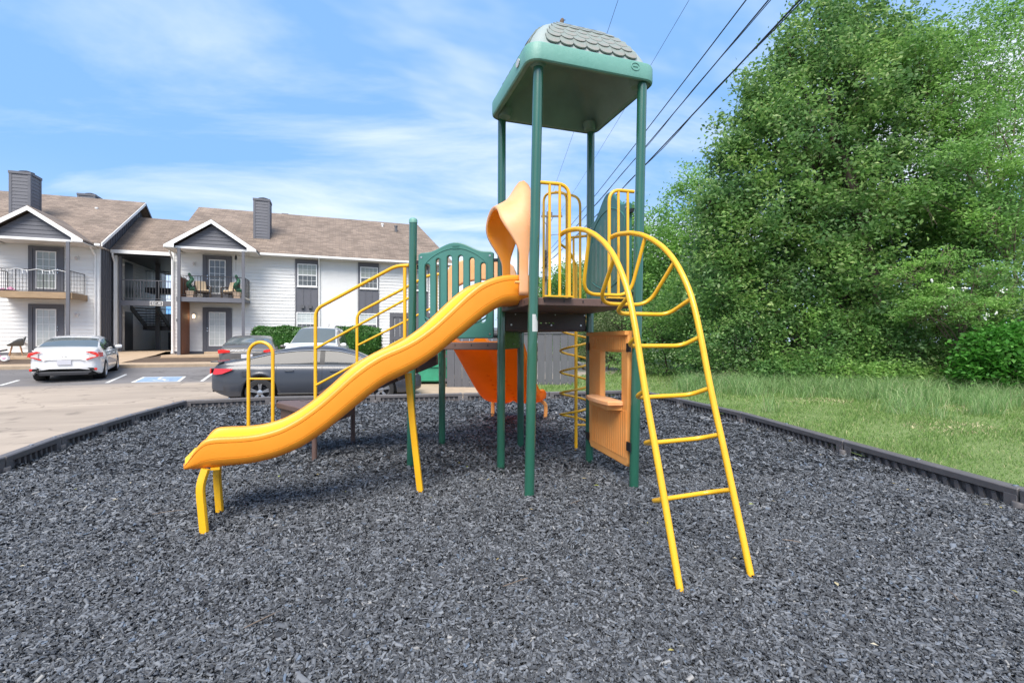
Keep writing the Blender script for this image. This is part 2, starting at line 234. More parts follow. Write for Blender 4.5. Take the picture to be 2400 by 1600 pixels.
# ---------------------------------------------------------------- mesh helpers
OFF = {}
class MB:
    def __init__(s): s.v = []; s.f = []; s.mi = []
    def add(s, vs, fs, mi=0):
        o = len(s.v); s.v += [tuple(p) for p in vs]
        for f in fs: s.f.append([i+o for i in f]); s.mi.append(mi)
        return s
    def box(s, x0, x1, y0, y1, z0, z1, mi=0):
        return s.add([(x0,y0,z0),(x1,y0,z0),(x1,y1,z0),(x0,y1,z0),(x0,y0,z1),(x1,y0,z1),(x1,y1,z1),(x0,y1,z1)],
                     [(0,3,2,1),(4,5,6,7),(0,1,5,4),(1,2,6,5),(2,3,7,6),(3,0,4,7)], mi)
    def beam(s, a, b, wd, h, up=(0,0,1), mi=0):
        a = Vector(a); b = Vector(b); d = (b-a).normalized(); u = Vector(up); r = d.cross(u).normalized(); u = r.cross(d).normalized()
        P = []
        for c in (a, b): P += [c-r*wd/2-u*h/2, c+r*wd/2-u*h/2, c+r*wd/2+u*h/2, c-r*wd/2+u*h/2]
        return s.add(P, [(3,2,1,0),(4,5,6,7),(0,1,5,4),(1,2,6,5),(2,3,7,6),(3,0,4,7)], mi)
    def prism(s, poly, ext, mi=0):
        n = len(poly); e = Vector(ext); a = [Vector(p) for p in poly]; b = [p+e for p in a]
        return s.add(a+b, [list(range(n))[::-1], list(range(n, 2*n))]+[[i, (i+1) % n, n+(i+1) % n, n+i] for i in range(n)], mi)
    def tube(s, pts, r, n=10, caps=True, mi=0, closed=False):
        P = [Vector(p) for p in pts]; R = r if hasattr(r, '__len__') else [r]*len(P)
        m = len(P); T = []
        for i in range(m):
            a = P[i-1] if i > 0 else (P[-1] if closed else P[0]); b = P[i+1] if i < m-1 else (P[0] if closed else P[-1])
            T.append((b-a).normalized())
        u = T[0].orthogonal().normalized(); vs = []
        for i in range(m):
            u = (u - T[i]*u.dot(T[i])).normalized(); w = T[i].cross(u)
            for k in range(n):
                a = 2*pi*k/n; vs.append(P[i]+(u*cos(a)+w*sin(a))*R[i])
        fs = []
        for i in range(m-1 if not closed else m):
            j = (i+1) % m
            for k in range(n): fs.append([i*n+k, i*n+(k+1) % n, j*n+(k+1) % n, j*n+k])
        if caps and not closed: fs += [list(range(n))[::-1], [(m-1)*n+k for k in range(n)]]
        return s.add(vs, fs, mi)
    def lathe(s, prof, c=(0,0,0), n=16, axis='z', mi=0, caps=True):
        vs = []; fs = []; m = len(prof)
        for (r, h) in prof:
            for k in range(n):
                a = 2*pi*k/n
                p = (r*cos(a), r*sin(a), h) if axis == 'z' else (r*cos(a), h, r*sin(a))
                vs.append((p[0]+c[0], p[1]+c[1], p[2]+c[2]))
        for i in range(m-1):
            for k in range(n): fs.append([i*n+k, i*n+(k+1) % n, (i+1)*n+(k+1) % n, (i+1)*n+k])
        if caps: fs += [list(range(n))[::-1], [(m-1)*n+k for k in range(n)]]
        return s.add(vs, fs, mi)
    def loft(s, rings, closed=True, caps=True, mi=0):
        n = len(rings[0]); vs = [p for r in rings for p in r]; fs = []
        for i in range(len(rings)-1):
            for k in range(n if closed else n-1): fs.append([i*n+k, i*n+(k+1) % n, (i+1)*n+(k+1) % n, (i+1)*n+k])
        if caps and closed: fs += [list(range(n))[::-1], [(len(rings)-1)*n+k for k in range(n)]]
        return s.add(vs, fs, mi)
    def xf(s, m):
        s.v = [tuple(m @ Vector(p)) for p in s.v]; return s
    def mesh(s, name, mats, smooth=True, off=None, ang=40):
        me = bpy.data.meshes.new(name); v = s.v
        if off is not None: v = [(p[0]-off[0], p[1]-off[1], p[2]-off[2]) for p in v]
        me.from_pydata(v, [], s.f)
        for m in (mats if isinstance(mats, (list, tuple)) else [mats]): me.materials.append(m)
        if max(s.mi or [0]): me.polygons.foreach_set('material_index', s.mi)
        bm = bmesh.new(); bm.from_mesh(me); bmesh.ops.recalc_face_normals(bm, faces=bm.faces); bm.to_mesh(me); bm.free()
        if smooth:
            me.polygons.foreach_set('use_smooth', [True]*len(me.polygons)); me.set_sharp_from_angle(angle=radians(ang))
        return me
    def build(s, name, mats, parent=None, smooth=True, bevel=0, ang=40, **k):
        me = s.mesh(name, mats, smooth, OFF.get(root_of(parent).name) if parent else None, ang)
        return link(name, me, parent, bevel, **k)
def root_of(o):
    while o.parent: o = o.parent
    return o
def link(name, me, parent=None, bevel=0, loc=None, rot=None, label=None, kind=None, category=None, group=None):
    o = bpy.data.objects.new(name, me); COL.objects.link(o)
    if parent: o.parent = parent
    if loc is not None: o.location = loc
    if rot is not None: o.rotation_euler = rot
    if bevel:
        b = o.modifiers.new('bevel', 'BEVEL'); b.width = bevel; b.segments = 2; b.limit_method = 'ANGLE'; b.angle_limit = radians(40); b.harden_normals = False
    for k_, v_ in (('label', label), ('kind', kind), ('category', category), ('group', group)):
        if v_: o[k_] = v_
    return o
def thing(name, label, cat, loc=(0,0,0), rz=0, group=None, world=False):
    o = bpy.data.objects.new(name, None); COL.objects.link(o); o.location = loc; o.rotation_euler = (0, 0, rz); o.empty_display_size = .2
    o['label'] = label; o['category'] = cat
    if group: o['group'] = group
    if world: OFF[o.name] = loc
    return o
def copy_tree(o, parent=None):
    c = o.copy(); COL.objects.link(c); c.parent = parent
    for ch in list(o.children): copy_tree(ch, c)
    return c
def fast_mesh(name, V, F, mat, smooth=False):
    """V (n,3), F (m,k) all faces of k corners"""
    me = bpy.data.meshes.new(name); n = len(V); m, k = F.shape
    me.vertices.add(n); me.vertices.foreach_set('co', np.ascontiguousarray(V, dtype=np.float32).ravel())
    me.loops.add(m*k); me.loops.foreach_set('vertex_index', np.ascontiguousarray(F, dtype=np.int32).ravel())
    me.polygons.add(m); me.polygons.foreach_set('loop_start', np.arange(0, m*k, k, dtype=np.int32))
    me.update(calc_edges=True); me.materials.append(mat)
    if smooth: me.polygons.foreach_set('use_smooth', [True]*m)
    return me
def plate(outline, holes, th, mat_fn, bevel=.004, res=2):
    """flat plate with holes in local (x, y) -> mapped by mat_fn(x, y, depth)"""
    cu = bpy.data.curves.new('plate', 'CURVE'); cu.dimensions = '2D'; cu.fill_mode = 'BOTH'; cu.extrude = th/2-bevel; cu.bevel_depth = bevel; cu.bevel_resolution = 1; cu.offset = -bevel
    for ring in [outline]+list(holes):
        sp = cu.splines.new('POLY'); sp.points.add(len(ring)-1)
        for p, q in zip(sp.points, ring): p.co = (q[0], q[1], 0, 1)
        sp.use_cyclic_u = True
    ob = bpy.data.objects.new('plate', cu); COL.objects.link(ob)
    dg = bpy.context.evaluated_depsgraph_get(); me = bpy.data.meshes.new_from_object(ob.evaluated_get(dg))
    mb = MB(); mb.add([mat_fn(*v.co) for v in me.vertices], [list(p.vertices) for p in me.polygons])
    bpy.data.objects.remove(ob); bpy.data.curves.remove(cu); bpy.data.meshes.remove(me)
    return mb
def smooth_path(pts, n=8):
    """Catmull-Rom through the points"""
    P = [Vector(p) for p in pts]; P = [P[0]*2-P[1]]+P+[P[-1]*2-P[-2]]; o = []
    for i in range(1, len(P)-2):
        for k in range(n):
            t = k/n; a, b, c, d = P[i-1], P[i], P[i+1], P[i+2]
            o.append(.5*((2*b)+(c-a)*t+(2*a-5*b+4*c-d)*t*t+(3*b-a-3*c+d)*t**3))
    return o+[P[-2]]
def round_path(pts, r, n=5):
    """polyline with rounded corners of radius r"""
    P = [Vector(p) for p in pts]; o = [P[0]]
    for i in range(1, len(P)-1):
        a = (P[i-1]-P[i]); b = (P[i+1]-P[i]); d = min(r, a.length*.48, b.length*.48); a = P[i]+a.normalized()*d; b = P[i]+b.normalized()*d
        for k in range(n+1):
            t = k/n; o.append(a*(1-t)**2+P[i]*2*t*(1-t)+b*t*t)
    return o+[P[-1]]
# ---------------------------------------------------------------- play structure (one bolted thing)
def V2(p, z): return (p[0], p[1], z)
pA, pB, pC, pD, pE, pF, pG = [np.array(p) for p in ((-.126,5.47),(.155,4.40),(1.18,4.69),(.93,5.82),(-1.18,5.63),(-.978,6.76),(.117,6.62))]
PS = thing('play_structure', 'green, orange and yellow playground climbing tower with slides standing in black rubber mulch', 'playground', (0, 5.2, 0), world=True)
def post(p, top, lean=(0, 0), cap=False):
    m = MB(); a = Vector((p[0], p[1], -.05)); b = Vector((p[0]+lean[0], p[1]+lean[1], top))
    m.tube([a, a.lerp(b, .5), b], .046, 18, True); o = m.build('post', M['green_post'], PS)
    if cap:
        c = MB(); c.lathe([(.049, top-.004), (.049, top+.03), (.042, top+.045), (.025, top+.055), (0.004, top+.058)], (b.x, b.y, 0), 18); c.build('post_cap', M['roof_green'], o)
    return o
post(pA, 3.97, (.012, 0)); post(pB, 3.97, (.085, 0)); post(pC, 3.97, (.083, 0)); post(pD, 3.97, (.010, -.05))
post(pE, 2.80, (.03, 0), True); post(pF, 2.62, (0, 0), True); post(pG, 2.93, (0, 0), True)
# sticker on the front post
m = MB(); pts = []
for k in range(7):
    a = radians(-96+k*13); pts.append((cos(a)*.0475, sin(a)*.0475))
for z0, z1 in ((1.51, 1.665),):
    vs = [(pB[0]+.033+x, pB[1]+y, z) for z in (z0, z1) for x, y in pts]
    m.add(vs, [(k, k+1, 8+k, 7+k) for k in range(6)])
m.build('warning_sticker', M['sticker'], PS)
# ---- canopy roof
RC = Vector((.575, 5.05, 0)); r1 = Vector((.95, .312, 0)); r2 = Vector((-.312, .95, 0))
def rsq(h, rr, n=6):
    """rounded square ring, half size h, corner radius rr, in roof axes"""
    o = []
    for q, (sx, sy) in enumerate(((1, 1), (-1, 1), (-1, -1), (1, -1))):
        for k in range(n+1):
            a = radians(90*q+90*k/n); o.append((sx*(h-rr)+rr*cos(a), sy*(h-rr)+rr*sin(a)))
    return o
def rw(x, y, z): return RC+r1*x*.985+r2*y*.95+Vector((0, 0, z if z < 4.0 else (z-.024 if z < 4.1081 else 4.084+(z-4.108)*.88)))
prof = [(.655, 3.912, .12), (.668, 3.922, .125), (.672, 3.94, .13), (.672, 4.082, .13), (.666, 4.097, .13), (.65, 4.105, .13), (.630, 4.108, .12), (.618, 4.125, .115), (.595, 4.19, .11), (.555, 4.28, .10), (.50, 4.375, .09), (.43, 4.47, .08), (.34, 4.56, .07), (.24, 4.635, .06), (.14, 4.685, .05), (.05, 4.70, .03)]
rings = [[rw(x*.98, y*.98, 3.98) for x, y in rsq(.57, .1)], [rw(x, y, 3.93) for x, y in rsq(.60, .1)], [rw(x, y, 3.915) for x, y in rsq(.635, .12)]]
m = MB(); m.loft([[rw(x, y, z) for x, y in rsq(h, min(rr, h*.9))] for h, z, rr in prof], caps=False)
m.add([rw(x, y, 4.70) for x, y in rsq(.05, .03)], [list(range(28))])
for fi, f_ in enumerate(m.f):
    if min(m.v[q][2] for q in f_) > 4.083: m.mi[fi] = 1
roof = m.build('roof', [M['roof_green'], M['roof_faded']], PS, ang=38)
m = MB(); m.loft([[rw(x, y, 3.918) for x, y in rsq(.652, .12)], [rw(x, y, 3.922) for x, y in rsq(.61, .1)], [rw(x, y, 4.02) for x, y in rsq(.56, .09)], [rw(x, y, 4.16) for x, y in rsq(.50, .09)], [rw(x, y, 4.30) for x, y in rsq(.30, .09)], [rw(x, y, 4.34) for x, y in rsq(.1, .03)]], caps=False)
m.add([rw(x, y, 4.34) for x, y in rsq(.1, .03)], [list(range(28))]); m.build('roof_lining', M['roof_in'], roof)
for sx, sy in ((1, 1), (-1, 1), (-1, -1), (1, -1)):
    m = MB(); c = rw(sx*.53, sy*.53, 0); m.lathe([(.062, 3.905), (.070, 3.93), (.085, 3.985)], (c.x, c.y, 0), 16); m.build('post_socket', M['roof_in'], roof)
def rprof(t):  # half size and height along the slope
    P = [(.605, 4.165), (.555, 4.28), (.50, 4.375), (.43, 4.47), (.34, 4.56), (.24, 4.635)]
    x = t*(len(P)-1); i = min(int(x), len(P)-2); f = x-i
    return P[i][0]*(1-f)+P[i+1][0]*f, P[i][1]*(1-f)+P[i+1][1]*f, math.atan2(P[i+1][1]-P[i][1], P[i][0]-P[i+1][0])
sh = MB(); w_, h_, t_ = .066, .088, .011          # one scalloped shingle, tail at -y
out_ = [(-w_, h_*.5)]+[(w_*cos(a), -h_*.25+h_*.55*sin(a)*.9) for a in np.linspace(-pi, 0, 7)]+[(w_, h_*.5)]
sh.prism([(x, y, 0) for x, y in out_], (0, 0, t_)); shm = sh.mesh('shingle', M['shingle_grey'])
rows = 7
for face in range(4):
    fm = Matrix.Rotation(pi/2*face, 3, 'Z')
    for r in range(rows):
        h, z, a = rprof((r+.5)/rows*.98); wid = (h-.07)*2*.92; n = max(2, round(wid/.128)); st = wid/n; off = .5*st*(r % 2)
        for k in range(n):
            xx = -wid/2+st*(k+.5)+off*.5-(.25*st if r % 2 else 0)
            loc = fm @ Vector((xx, -h, 4.084+(z-4.108)*.88)); loc = Vector((loc.x*.985, loc.y*.95, loc.z)); X = fm @ Vector((1, 0, 0)); Y = fm @ Vector((0, cos(a), sin(a))); Z = X.cross(Y)
            R = Matrix((r1, r2, (0, 0, 1))).transposed(); Q = R @ Matrix((X, Y, Z)).transposed()
            tilt = Matrix.Rotation(radians(-4), 3, 'X')
            o = link('shingle', shm, roof); o.matrix_local = Matrix.Translation(RC-Vector((0, 5.2, 0))+R @ (loc+Z*.004)) @ (Q @ tilt).to_4x4() @ Matrix.Diagonal((st/.136, 1, 1, 1))
m = MB(); cc = rw(-.676, -.38, 4.03)
e = [cc+r2*(.05*cos(t))+Vector((0, 0, .035*sin(t))) for t in np.linspace(0, 2*pi, 13)[:-1]]; m.prism(e, -r1*.006); m.build('maker_badge', M['sticker'], roof)
m = MB(); cc = rw(.42, -.674, 4.04); m.tube([cc+r1*(.045*cos(t))+Vector((0, 0, .035*sin(t))) for t in np.linspace(0, 2*pi, 17)[:-1]], .004, 6, closed=True)
m.tube([cc+r1*-.025, cc+r1*.025], .004, 6); m.build('raised_emblem', M['roof_green'], roof)
# ---- decks
def deck(poly, z, th, name='deck'):
    c = sum(poly)/len(poly); m = MB(); m.prism([V2(c+(p-c)*1.0, z-th) for p in poly], (0, 0, th)); o = m.build(name, M['brown'], PS, bevel=.008)
    m = MB()
    for i in range(len(poly)):
        a, b = poly[i], poly[(i+1) % len(poly)]; d = (b-a)/np.linalg.norm(b-a); nrm = np.array([d[1], -d[0]]); L_ = np.linalg.norm(b-a)
        for f in (.14, .32, .5, .68, .86):
            p = a+d*L_*f+nrm*.0005; q = Vector((p[0], p[1], z-.032)); m.beam(q-Vector((*nrm, 0))*.002, q+Vector((*nrm, 0))*.003, .010, .024)
    m.build('bolt_slot', M['black'], o, kind='stuff')
    return o
deck([pA, pB, pC, pD], 1.825, .075); deck([pA, pD, pG], 1.61, .07); deck([pE, pA, pG, pF], 1.41, .085)
# risers between the deck levels
def riser(a, b, z0, z1, mat, slots=None, name='riser_panel'):
    d = (b-a)/np.linalg.norm(b-a); L_ = np.linalg.norm(b-a); n = np.array([d[1], -d[0]])
    f = lambda x, y, w: (a[0]+d[0]*x+n[0]*w, a[1]+d[1]*x+n[1]*w, y)
    o = plate([(.05, z0), (L_-.05, z0), (L_-.05, z1), (.05, z1)], slots or [], .02, f, .003).build(name, mat, PS)
    m = MB()
    for x in (.12, L_*.55, L_-.12):
        c = Vector(f(x, z0+.055, .010)); nn = Vector((n[0], n[1], 0)); m.tube([c, c+nn*.008], .011, 10); c2 = Vector(f(x+.05, z1-.02, .010)); m.tube([c2, c2+nn*.006], .008, 8)
    m.build('bolt', M['bolt'], o, kind='stuff'); return o
sl = [[(x, 1.628), (x+w, 1.628), (x+w, 1.640), (x, 1.640)] for x, w in ((.47, .03), (.54, .028), (.582, .02), (.625, .03))]
riser(pA, pD, 1.555, 1.75, M['dkbrown'], sl); riser(pA, pG, 1.335, 1.545, M['riser'])
# ---- slides
def slide_sec(hw, zb, zr, fr):
    bed = zb+.07*fr+.015; g = .012
    D = zr-zb; q = D/.25; e = .0028
    half = [(0, zb), (hw*.60, zb), (hw*.80, zb+.012*q), (hw*.93, zb+.040*q), (hw*.985, zb+.072*q), (hw*.992, zb+.079*q), (hw*.972, zb+.082*q), (hw*.992, zb+.085*q), (hw*1.0, zb+.10*q)]
    half += [(hw*1.0, zr-.062*q), (hw*.998, zr-.050*q), (hw*.975, zr-.047*q), (hw*1.004, zr-.044*q), (hw*1.012, zr-.026*q), (hw*.985, zr-.007*q), (hw*.93, zr), (hw*.87, zr-.004*q), (hw*.83, zr-.022*q), (hw*.80, zr-.060*q), (hw*.76, bed+.25*(zr-bed)), (hw*.68, bed+.012*q), (hw*.5, bed), (0, bed)]
    return half
rim = [(-.06,2.066),(.009,2.066),(.188,2.056),(.315,2.024),(.435,1.974),(.58,1.86),(.725,1.72),(.891,1.564),(1.045,1.453),(1.161,1.39),(1.34,1.318),(1.467,1.245),(1.592,1.15),(1.713,1.035),(1.844,.918),(1.985,.812),(2.125,.736),(2.272,.698),(2.404,.69),(2.58,.697),(2.66,.692),(2.72,.60),(2.775,.50)]
bot = [(-.06,1.79),(.009,1.782),(.188,1.772),(.315,1.705),(.435,1.62),(.557,1.52),(.725,1.395),(.82,1.315),(.995,1.195),(1.161,1.115),(1.325,1.04),(1.453,.945),(1.636,.797),(1.815,.655),(1.985,.548),(2.179,.478),(2.352,.452),(2.568,.452),(2.70,.447),(2.775,.462)]
def sm(tab, xs, w=.035):
    a, b = zip(*tab); f = np.linspace(xs[0], xs[-1], 400); y = np.interp(f, a, b); k = np.exp(-.5*(np.arange(-40, 41)*(f[1]-f[0])/w)**2); k /= k.sum()
    yp = np.convolve(np.pad(y, 40, mode='reflect', reflect_type='odd'), k, 'valid'); return np.interp(xs, f, yp)
xs = np.concatenate([np.linspace(-.06, 2.55, 70), np.linspace(2.59, 2.775, 12)]); zr_, zb_ = sm(rim, xs, .03), sm(bot, xs)
ent = Vector((.015, 4.93, 0)); sd_ = Vector((-.9155, -.4023, 0)); sn = Vector((.4023, -.9155, 0))
rings = []
for s_, a, b in zip(xs, zr_, zb_):
    h = slide_sec(.262, b, max(a, b+.045), 1); ring = h+[(-x, y) for x, y in h[-2:0:-1]]
    rings.append([ent+sd_*s_+sn*x+Vector((0, 0, y)) for x, y in ring])
cE = sum(rings[-1], Vector())/len(rings[-1])
for q, e in ((.93, .010), (.80, .016)): rings.append([cE+(p-cE)*q+sd_*e for p in rings[-1 if q > .9 else -2]])
m = MB(); m.loft(rings); nR = len(rings[0]); nh = (nR+2)//2
for fi in range(len(m.f)-2):
    k = fi % nR; k = k if k < nh-1 else nR-1-k
    if k >= nh-6: m.mi[fi] = 1
SL = m.build('wavy_slide', [M['slide'], M['slide_in']], PS, ang=48, label='wavy orange single slide running down from the tower')
# slide legs
def flat_leg(pts, wd=.06, dp=.03, name='slide_leg', mat='yellow', up=(1, 0, 0)):
    m = MB(); P = smooth_path(pts, 5); rs = []
    for i, p in enumerate(P):
        d = (P[min(i+1, len(P)-1)]-P[max(i-1, 0)]).normalized(); u = Vector(up); u = (u-d*u.dot(d)).normalized(); w = d.cross(u)
        rs.append([p+u*wd/2*cos(a)*(1.15 if k % 2 else 1)+w*dp/2*sin(a)*(1.15 if k % 2 else 1) for k, a in enumerate(np.linspace(0, 2*pi, 9)[:-1])])
    m.loft(rs); return m.build(name, M[mat], PS)
flat_leg([(-2.30,3.62,-.04),(-2.318,3.62,.15),(-2.330,3.62,.33),(-2.305,3.64,.462)], .062, .045); flat_leg([(-2.45,4.06,-.04),(-2.465,4.06,.15),(-2.475,4.06,.33),(-2.45,4.06,.462)], .062, .045)
flat_leg([(-.873,4.62,-.04),(-.935,4.60,.55),(-.985,4.58,1.12)], .066, .055)
m = MB(); m.beam((-2.26, 3.68, .452), (-2.42, 4.05, .452), .06, .02); m.build('slide_bracket', M['yellow'], PS)
# hood over the slide mouth
AB = Vector((.2566, -.9665, 0)); od = Vector((-.9665, -.2566, 0)); mid = Vector((.015, 4.93, 0))
arch = smooth_path([(-.33,1.93,0),(-.335,2.15,0),(-.35,2.40,0),(-.335,2.58,0),(-.25,2.71,0),(-.12,2.765,0),(0,2.78,0),(.12,2.765,0),(.25,2.70,0),(.335,2.56,0),(.355,2.38,0),(.345,2.12,0),(.34,1.86,0)], 6)
rs = []
for p in arch:
    hh = p.y; w = p.x; k = max(0, min(1, (hh-2.22)/.46)); k = k*k*(3-2*k); br = .035+.185*k; up = max(0, 1-(w/.30)**2)
    ring = []
    for j, t in enumerate(np.linspace(0, 1, 13)):
        out_ = (-.05-.10*k)*(1-t)+br*t; wz = math.exp(-((w-.04)/.22)**2); z = hh+(.235*wz*math.exp(-((t-.16)/.30)**2)*min(1, max(0, (hh-2.45)/.2)))-.035*t*t*k; bul = .045*sin(pi*t)*k
        c = 1-.10*(1-t)*k
        ring.append(mid+AB*(w*c+(bul if w > 0 else -bul)*(1-up))+od*out_+Vector((0, 0, z+bul*up)))
    rs.append(ring)
m = MB(); m.loft(rs, closed=False, caps=False); o = m.build('slide_hood', M['peach'], PS, ang=80)
md = o.modifiers.new('shell', 'SOLIDIFY'); md.thickness = .035; md.offset = 0
o.data.materials.append(M['slide']); md.material_offset = 1; md.material_offset_rim = 0; md.use_rim = True
m = MB(); c = mid+AB*.345+od*-.02; m.tube([c+Vector((0, 0, 1.98)), c+od*.10+Vector((0, 0, 1.98))], .014, 10); m.build('hood_bar', M['panel_orange'], PS)
# ---- double slide at the back
dq = Vector((.21, .978, 0)); dn = Vector((.978, -.21, 0)); de = Vector((-.43, 6.69, 0))
bot2 = [(-.05,1.345),(.15,1.34),(.4,1.19),(.8,.95),(1.3,.645),(1.7,.425),(2.0,.32),(2.3,.285),(2.6,.285),(2.75,.30)]
xs = np.linspace(-.05, 2.75, 46); zb2 = sm(bot2, xs, .05); rings = []
for s_, b in zip(xs, zb2):
    r_ = .25 if s_ < 2.45 else .25-.12*((s_-2.45)/.3)**2
    if .0 < s_ < .35: r_ = .25
    zr = b+r_; h = slide_sec(.52, b, zr, 1)
    h = h[:-2]+[(.32, b+.075), (.10, b+.08), (.05, b+.14), (0, b+.15)]
    h[0] = (0, b+.05); h.insert(1, (.05, b+.03)); h.insert(2, (.10, b))
    ring = h+[(-x, y) for x, y in h[-2:0:-1]]; rings.append([de+dq*s_+dn*x+Vector((0, 0, y)) for x, y in ring])
m = MB(); m.loft(rings); o = m.build('double_slide', M['slide_red'], PS, ang=75, label='wide red-orange double slide seen from below')
m = MB()
for q in (-.12, .12):
    for k in range(10):
        s_ = .9+k*.14; b = float(np.interp(s_, xs, zb2)); c = de+dq*s_+dn*(q*1.1)+Vector((0, 0, b-.004)); m.lathe([(.004, -.012), (.022, -.006), (.028, .006)], c, 8)
m.build('underside_boss', M['slide_red'], o, kind='stuff')
flat_leg([(-.374,9.42,-.04),(-.374,9.42,.15),(-.37,9.40,.29)], .07, .04, 'slide_leg', 'panel_orange'); flat_leg([(.63,9.16,-.04),(.64,9.16,.15),(.62,9.14,.24),(.54,9.12,.31)], .07, .04, 'slide_leg', 'panel_orange')
# hood of the double slide between the two back posts
FG = Vector(((pG-pF)[0], (pG-pF)[1], 0)); FL = FG.length; FG.normalize(); fo = Vector((-FG.y, FG.x, 0))
f = lambda x, y, w: tuple(Vector((pF[0], pF[1], 0))+FG*x+fo*(.03+w)+Vector((0, 0, y)))
arcp = [(FL*.5+FL*.40*cos(t), 2.14+.22*sin(t)) for t in np.linspace(0, pi, 13)]
mb = plate([(.06,1.43),(.16,1.43),(.17,2.05)]+[(FL-x, y) for x, y in arcp][0:0]+[(FL*.5-FL*.36*cos(t), 2.08+.19*sin(t)) for t in np.linspace(0, pi, 11)]+[(FL-.17,2.05),(FL-.16,1.43),(FL-.06,1.43),(FL-.06,2.36)]+[(FL*.5+FL*.43*cos(t), 2.40+.18*sin(t)) for t in np.linspace(0, pi, 11)]+[(.06,2.36)], [], .09, f, .02)
mb.build('double_slide_hood', M['peach'], PS)
m = MB(); m.beam(f(.12,2.42,-.06), f(.12,2.52,-.06), .05, .02); m.build('hood_bracket', M['black'], PS)
# ---- slotted panels
def slot(cx, w, z0, z1, n=7):
    r = w/2; return [(cx+r*cos(t), z1-r+r*sin(t)) for t in np.linspace(0, pi, n)]+[(cx+r*cos(t), z0+r+r*sin(t)) for t in np.linspace(pi, 2*pi, n)]
def topcurve(x0, x1, zc, zt, n=16):
    o = []
    for t in np.linspace(0, 1, n):
        x = x1+(x0-x1)*t; k = (1-cos(2*pi*t))/2; o.append((x, zc+(zt-zc)*k**.9))
    return o
def safety_panel(a, b, x0, x1, z0, zc, zt, slots, through, name, lab=None):
    d = (b-a)/np.linalg.norm(b-a); n = np.array([d[1], -d[0]]); f = lambda x, y, w: (a[0]+d[0]*x+n[0]*w, a[1]+d[1]*x+n[1]*w, y)
    nn = Vector((n[0], n[1], 0)); out_ = [(x0+.015, z0), (x1-.015, z0), (x1, z0+.015), (x1, zc-.02), (x1-.03, zc)]+topcurve(x0+.1, x1-.1, zc+.004, zt)+[(x0+.03, zc), (x0, zc-.02), (x0, z0+.015)]
    if through: pl_ = plate(out_, slots, .055, f, .012)
    else: pl_ = plate(out_, [], .045, f, .012)
    o = pl_.build(name, M['green_panel'], PS, label=lab)
    # raised line round the slots
    xm0, xm1 = x0+.075, x1-.075; line = [(xm0, z0+.25), (xm0, zc-.14)]+[(xm0+(xm1-xm0)*t, zc-.14+.185*sin(pi*t)**.75) for t in np.linspace(0.05, .95, 15)]+[(xm1, zc-.14), (xm1, z0+.25)]+[(xm1+(xm0-xm1)*t, z0+.25-.12*sin(pi*t)**.8) for t in np.linspace(0.05, .95, 13)]
    for sgn in (1, -1):
        m = MB(); m.tube([f(x, y, sgn*.0265*(1 if through else .85)) for x, y in line], .008, 6, closed=True); m.build('moulded_line', M['green_panel'], o)
        if not through:
            for s_ in slots:
                m = MB(); m.prism([f(x, y, sgn*.0215) for x, y in s_], nn*sgn*.004); m.build('blind_slot', M['roof_in'], o)
    for x, z in ((x0+.04, zc-.05), (x1-.04, zc-.05), (x0+.04, z0+.05), (x1-.04, z0+.05)):
        m = MB(); c = Vector(f(x, z, 0)); m.tube([c-nn*.033, c+nn*.033], .011, 10); m.build('bolt', M['bolt'], o)
    for x, s_ in ((x0, -1), (x1, 1)):
        for z in (zc-.10, z0+.02):
            m = MB(); m.beam(f(x, z, 0), f(x+s_*.05, z, 0), .03, .035); m.build('bracket', M['black'], o)
    return o
SX = [.212, .340, .472, .604, .736, .866]; ST = [2.31, 2.37, 2.40, 2.40, 2.37, 2.31]
safety_panel(pE, pA, .10, .985, 1.455, 2.44, 2.555, [slot(x, .055, 1.64, t) for x, t in zip(SX, ST)], True, 'safety_panel')
safety_panel(pD, pC, .075, 1.085, 1.865, 2.80, 3.03, [slot(.16+.12*k, .05, 2.10-.06*sin(pi*k/7), 2.55+.21*sin(pi*(k+.2)/7.4)) for k in range(8)], False, 'safety_panel')
m = MB()
for k in range(3): m.tube([(-.68+.0*k, 5.523, 2.475+k*.017), (-.60, 5.512, 2.475+k*.017)], .004, 6)
m.build('raised_emblem', M['green_panel'], PS)
# ---- play panel with a serving window
dd = (pC-pD)/np.linalg.norm(pC-pD); nn = np.array([dd[1], -dd[0]])     # nn points to the tower's inside
fpl = lambda x, y, w: (pD[0]+dd[0]*x+nn[0]*w, pD[1]+dd[1]*x+nn[1]*w, y)
pp = plate([(.09,.23),(.13,.185),(1.06,.185),(1.10,.23),(1.10,1.525),(.075,1.525),(.075,.23)], [[(.41,.81),(.95,.81),(.95,1.31),(.41,1.31)]], .07, fpl, .014).build('shop_panel', M['panel_orange'], PS, label='pale orange play panel with a serving window and shelf')
m = MB()
for x in np.arange(.17, 1.08, .052):
    for z0, z1 in ((.27, .735), (1.335, 1.475)):
        m.beam(fpl(x, z0, .034), fpl(x, z1, .034), .034, .014, up=(nn[0], nn[1], 0))
m.build('moulded_board', M['panel_orange'], pp, kind='stuff')
m = MB(); m.beam(fpl(.075, 1.505, .04), fpl(1.10, 1.505, .04), .05, .04); m.build('top_ledge', M['panel_orange'], pp)
shelf = [(.30, .79), (.33, .03)]
m = MB(); m.prism([fpl(x, .775, w) for x, w in ((.27,.034),(.30,.12),(.37,.185),(.50,.205),(.86,.205),(.97,.185),(1.0,.034))], (0, 0, .045)); m.build('shelf', M['peach'], pp, bevel=.008)
m = MB(); m.prism([fpl(x, .72, w) for x, w in ((.28,.034),(.38,.15),(.88,.16),(.98,.034))], (0, 0, .056)); m.build('shelf_apron', M['panel_orange'], pp, bevel=.008)
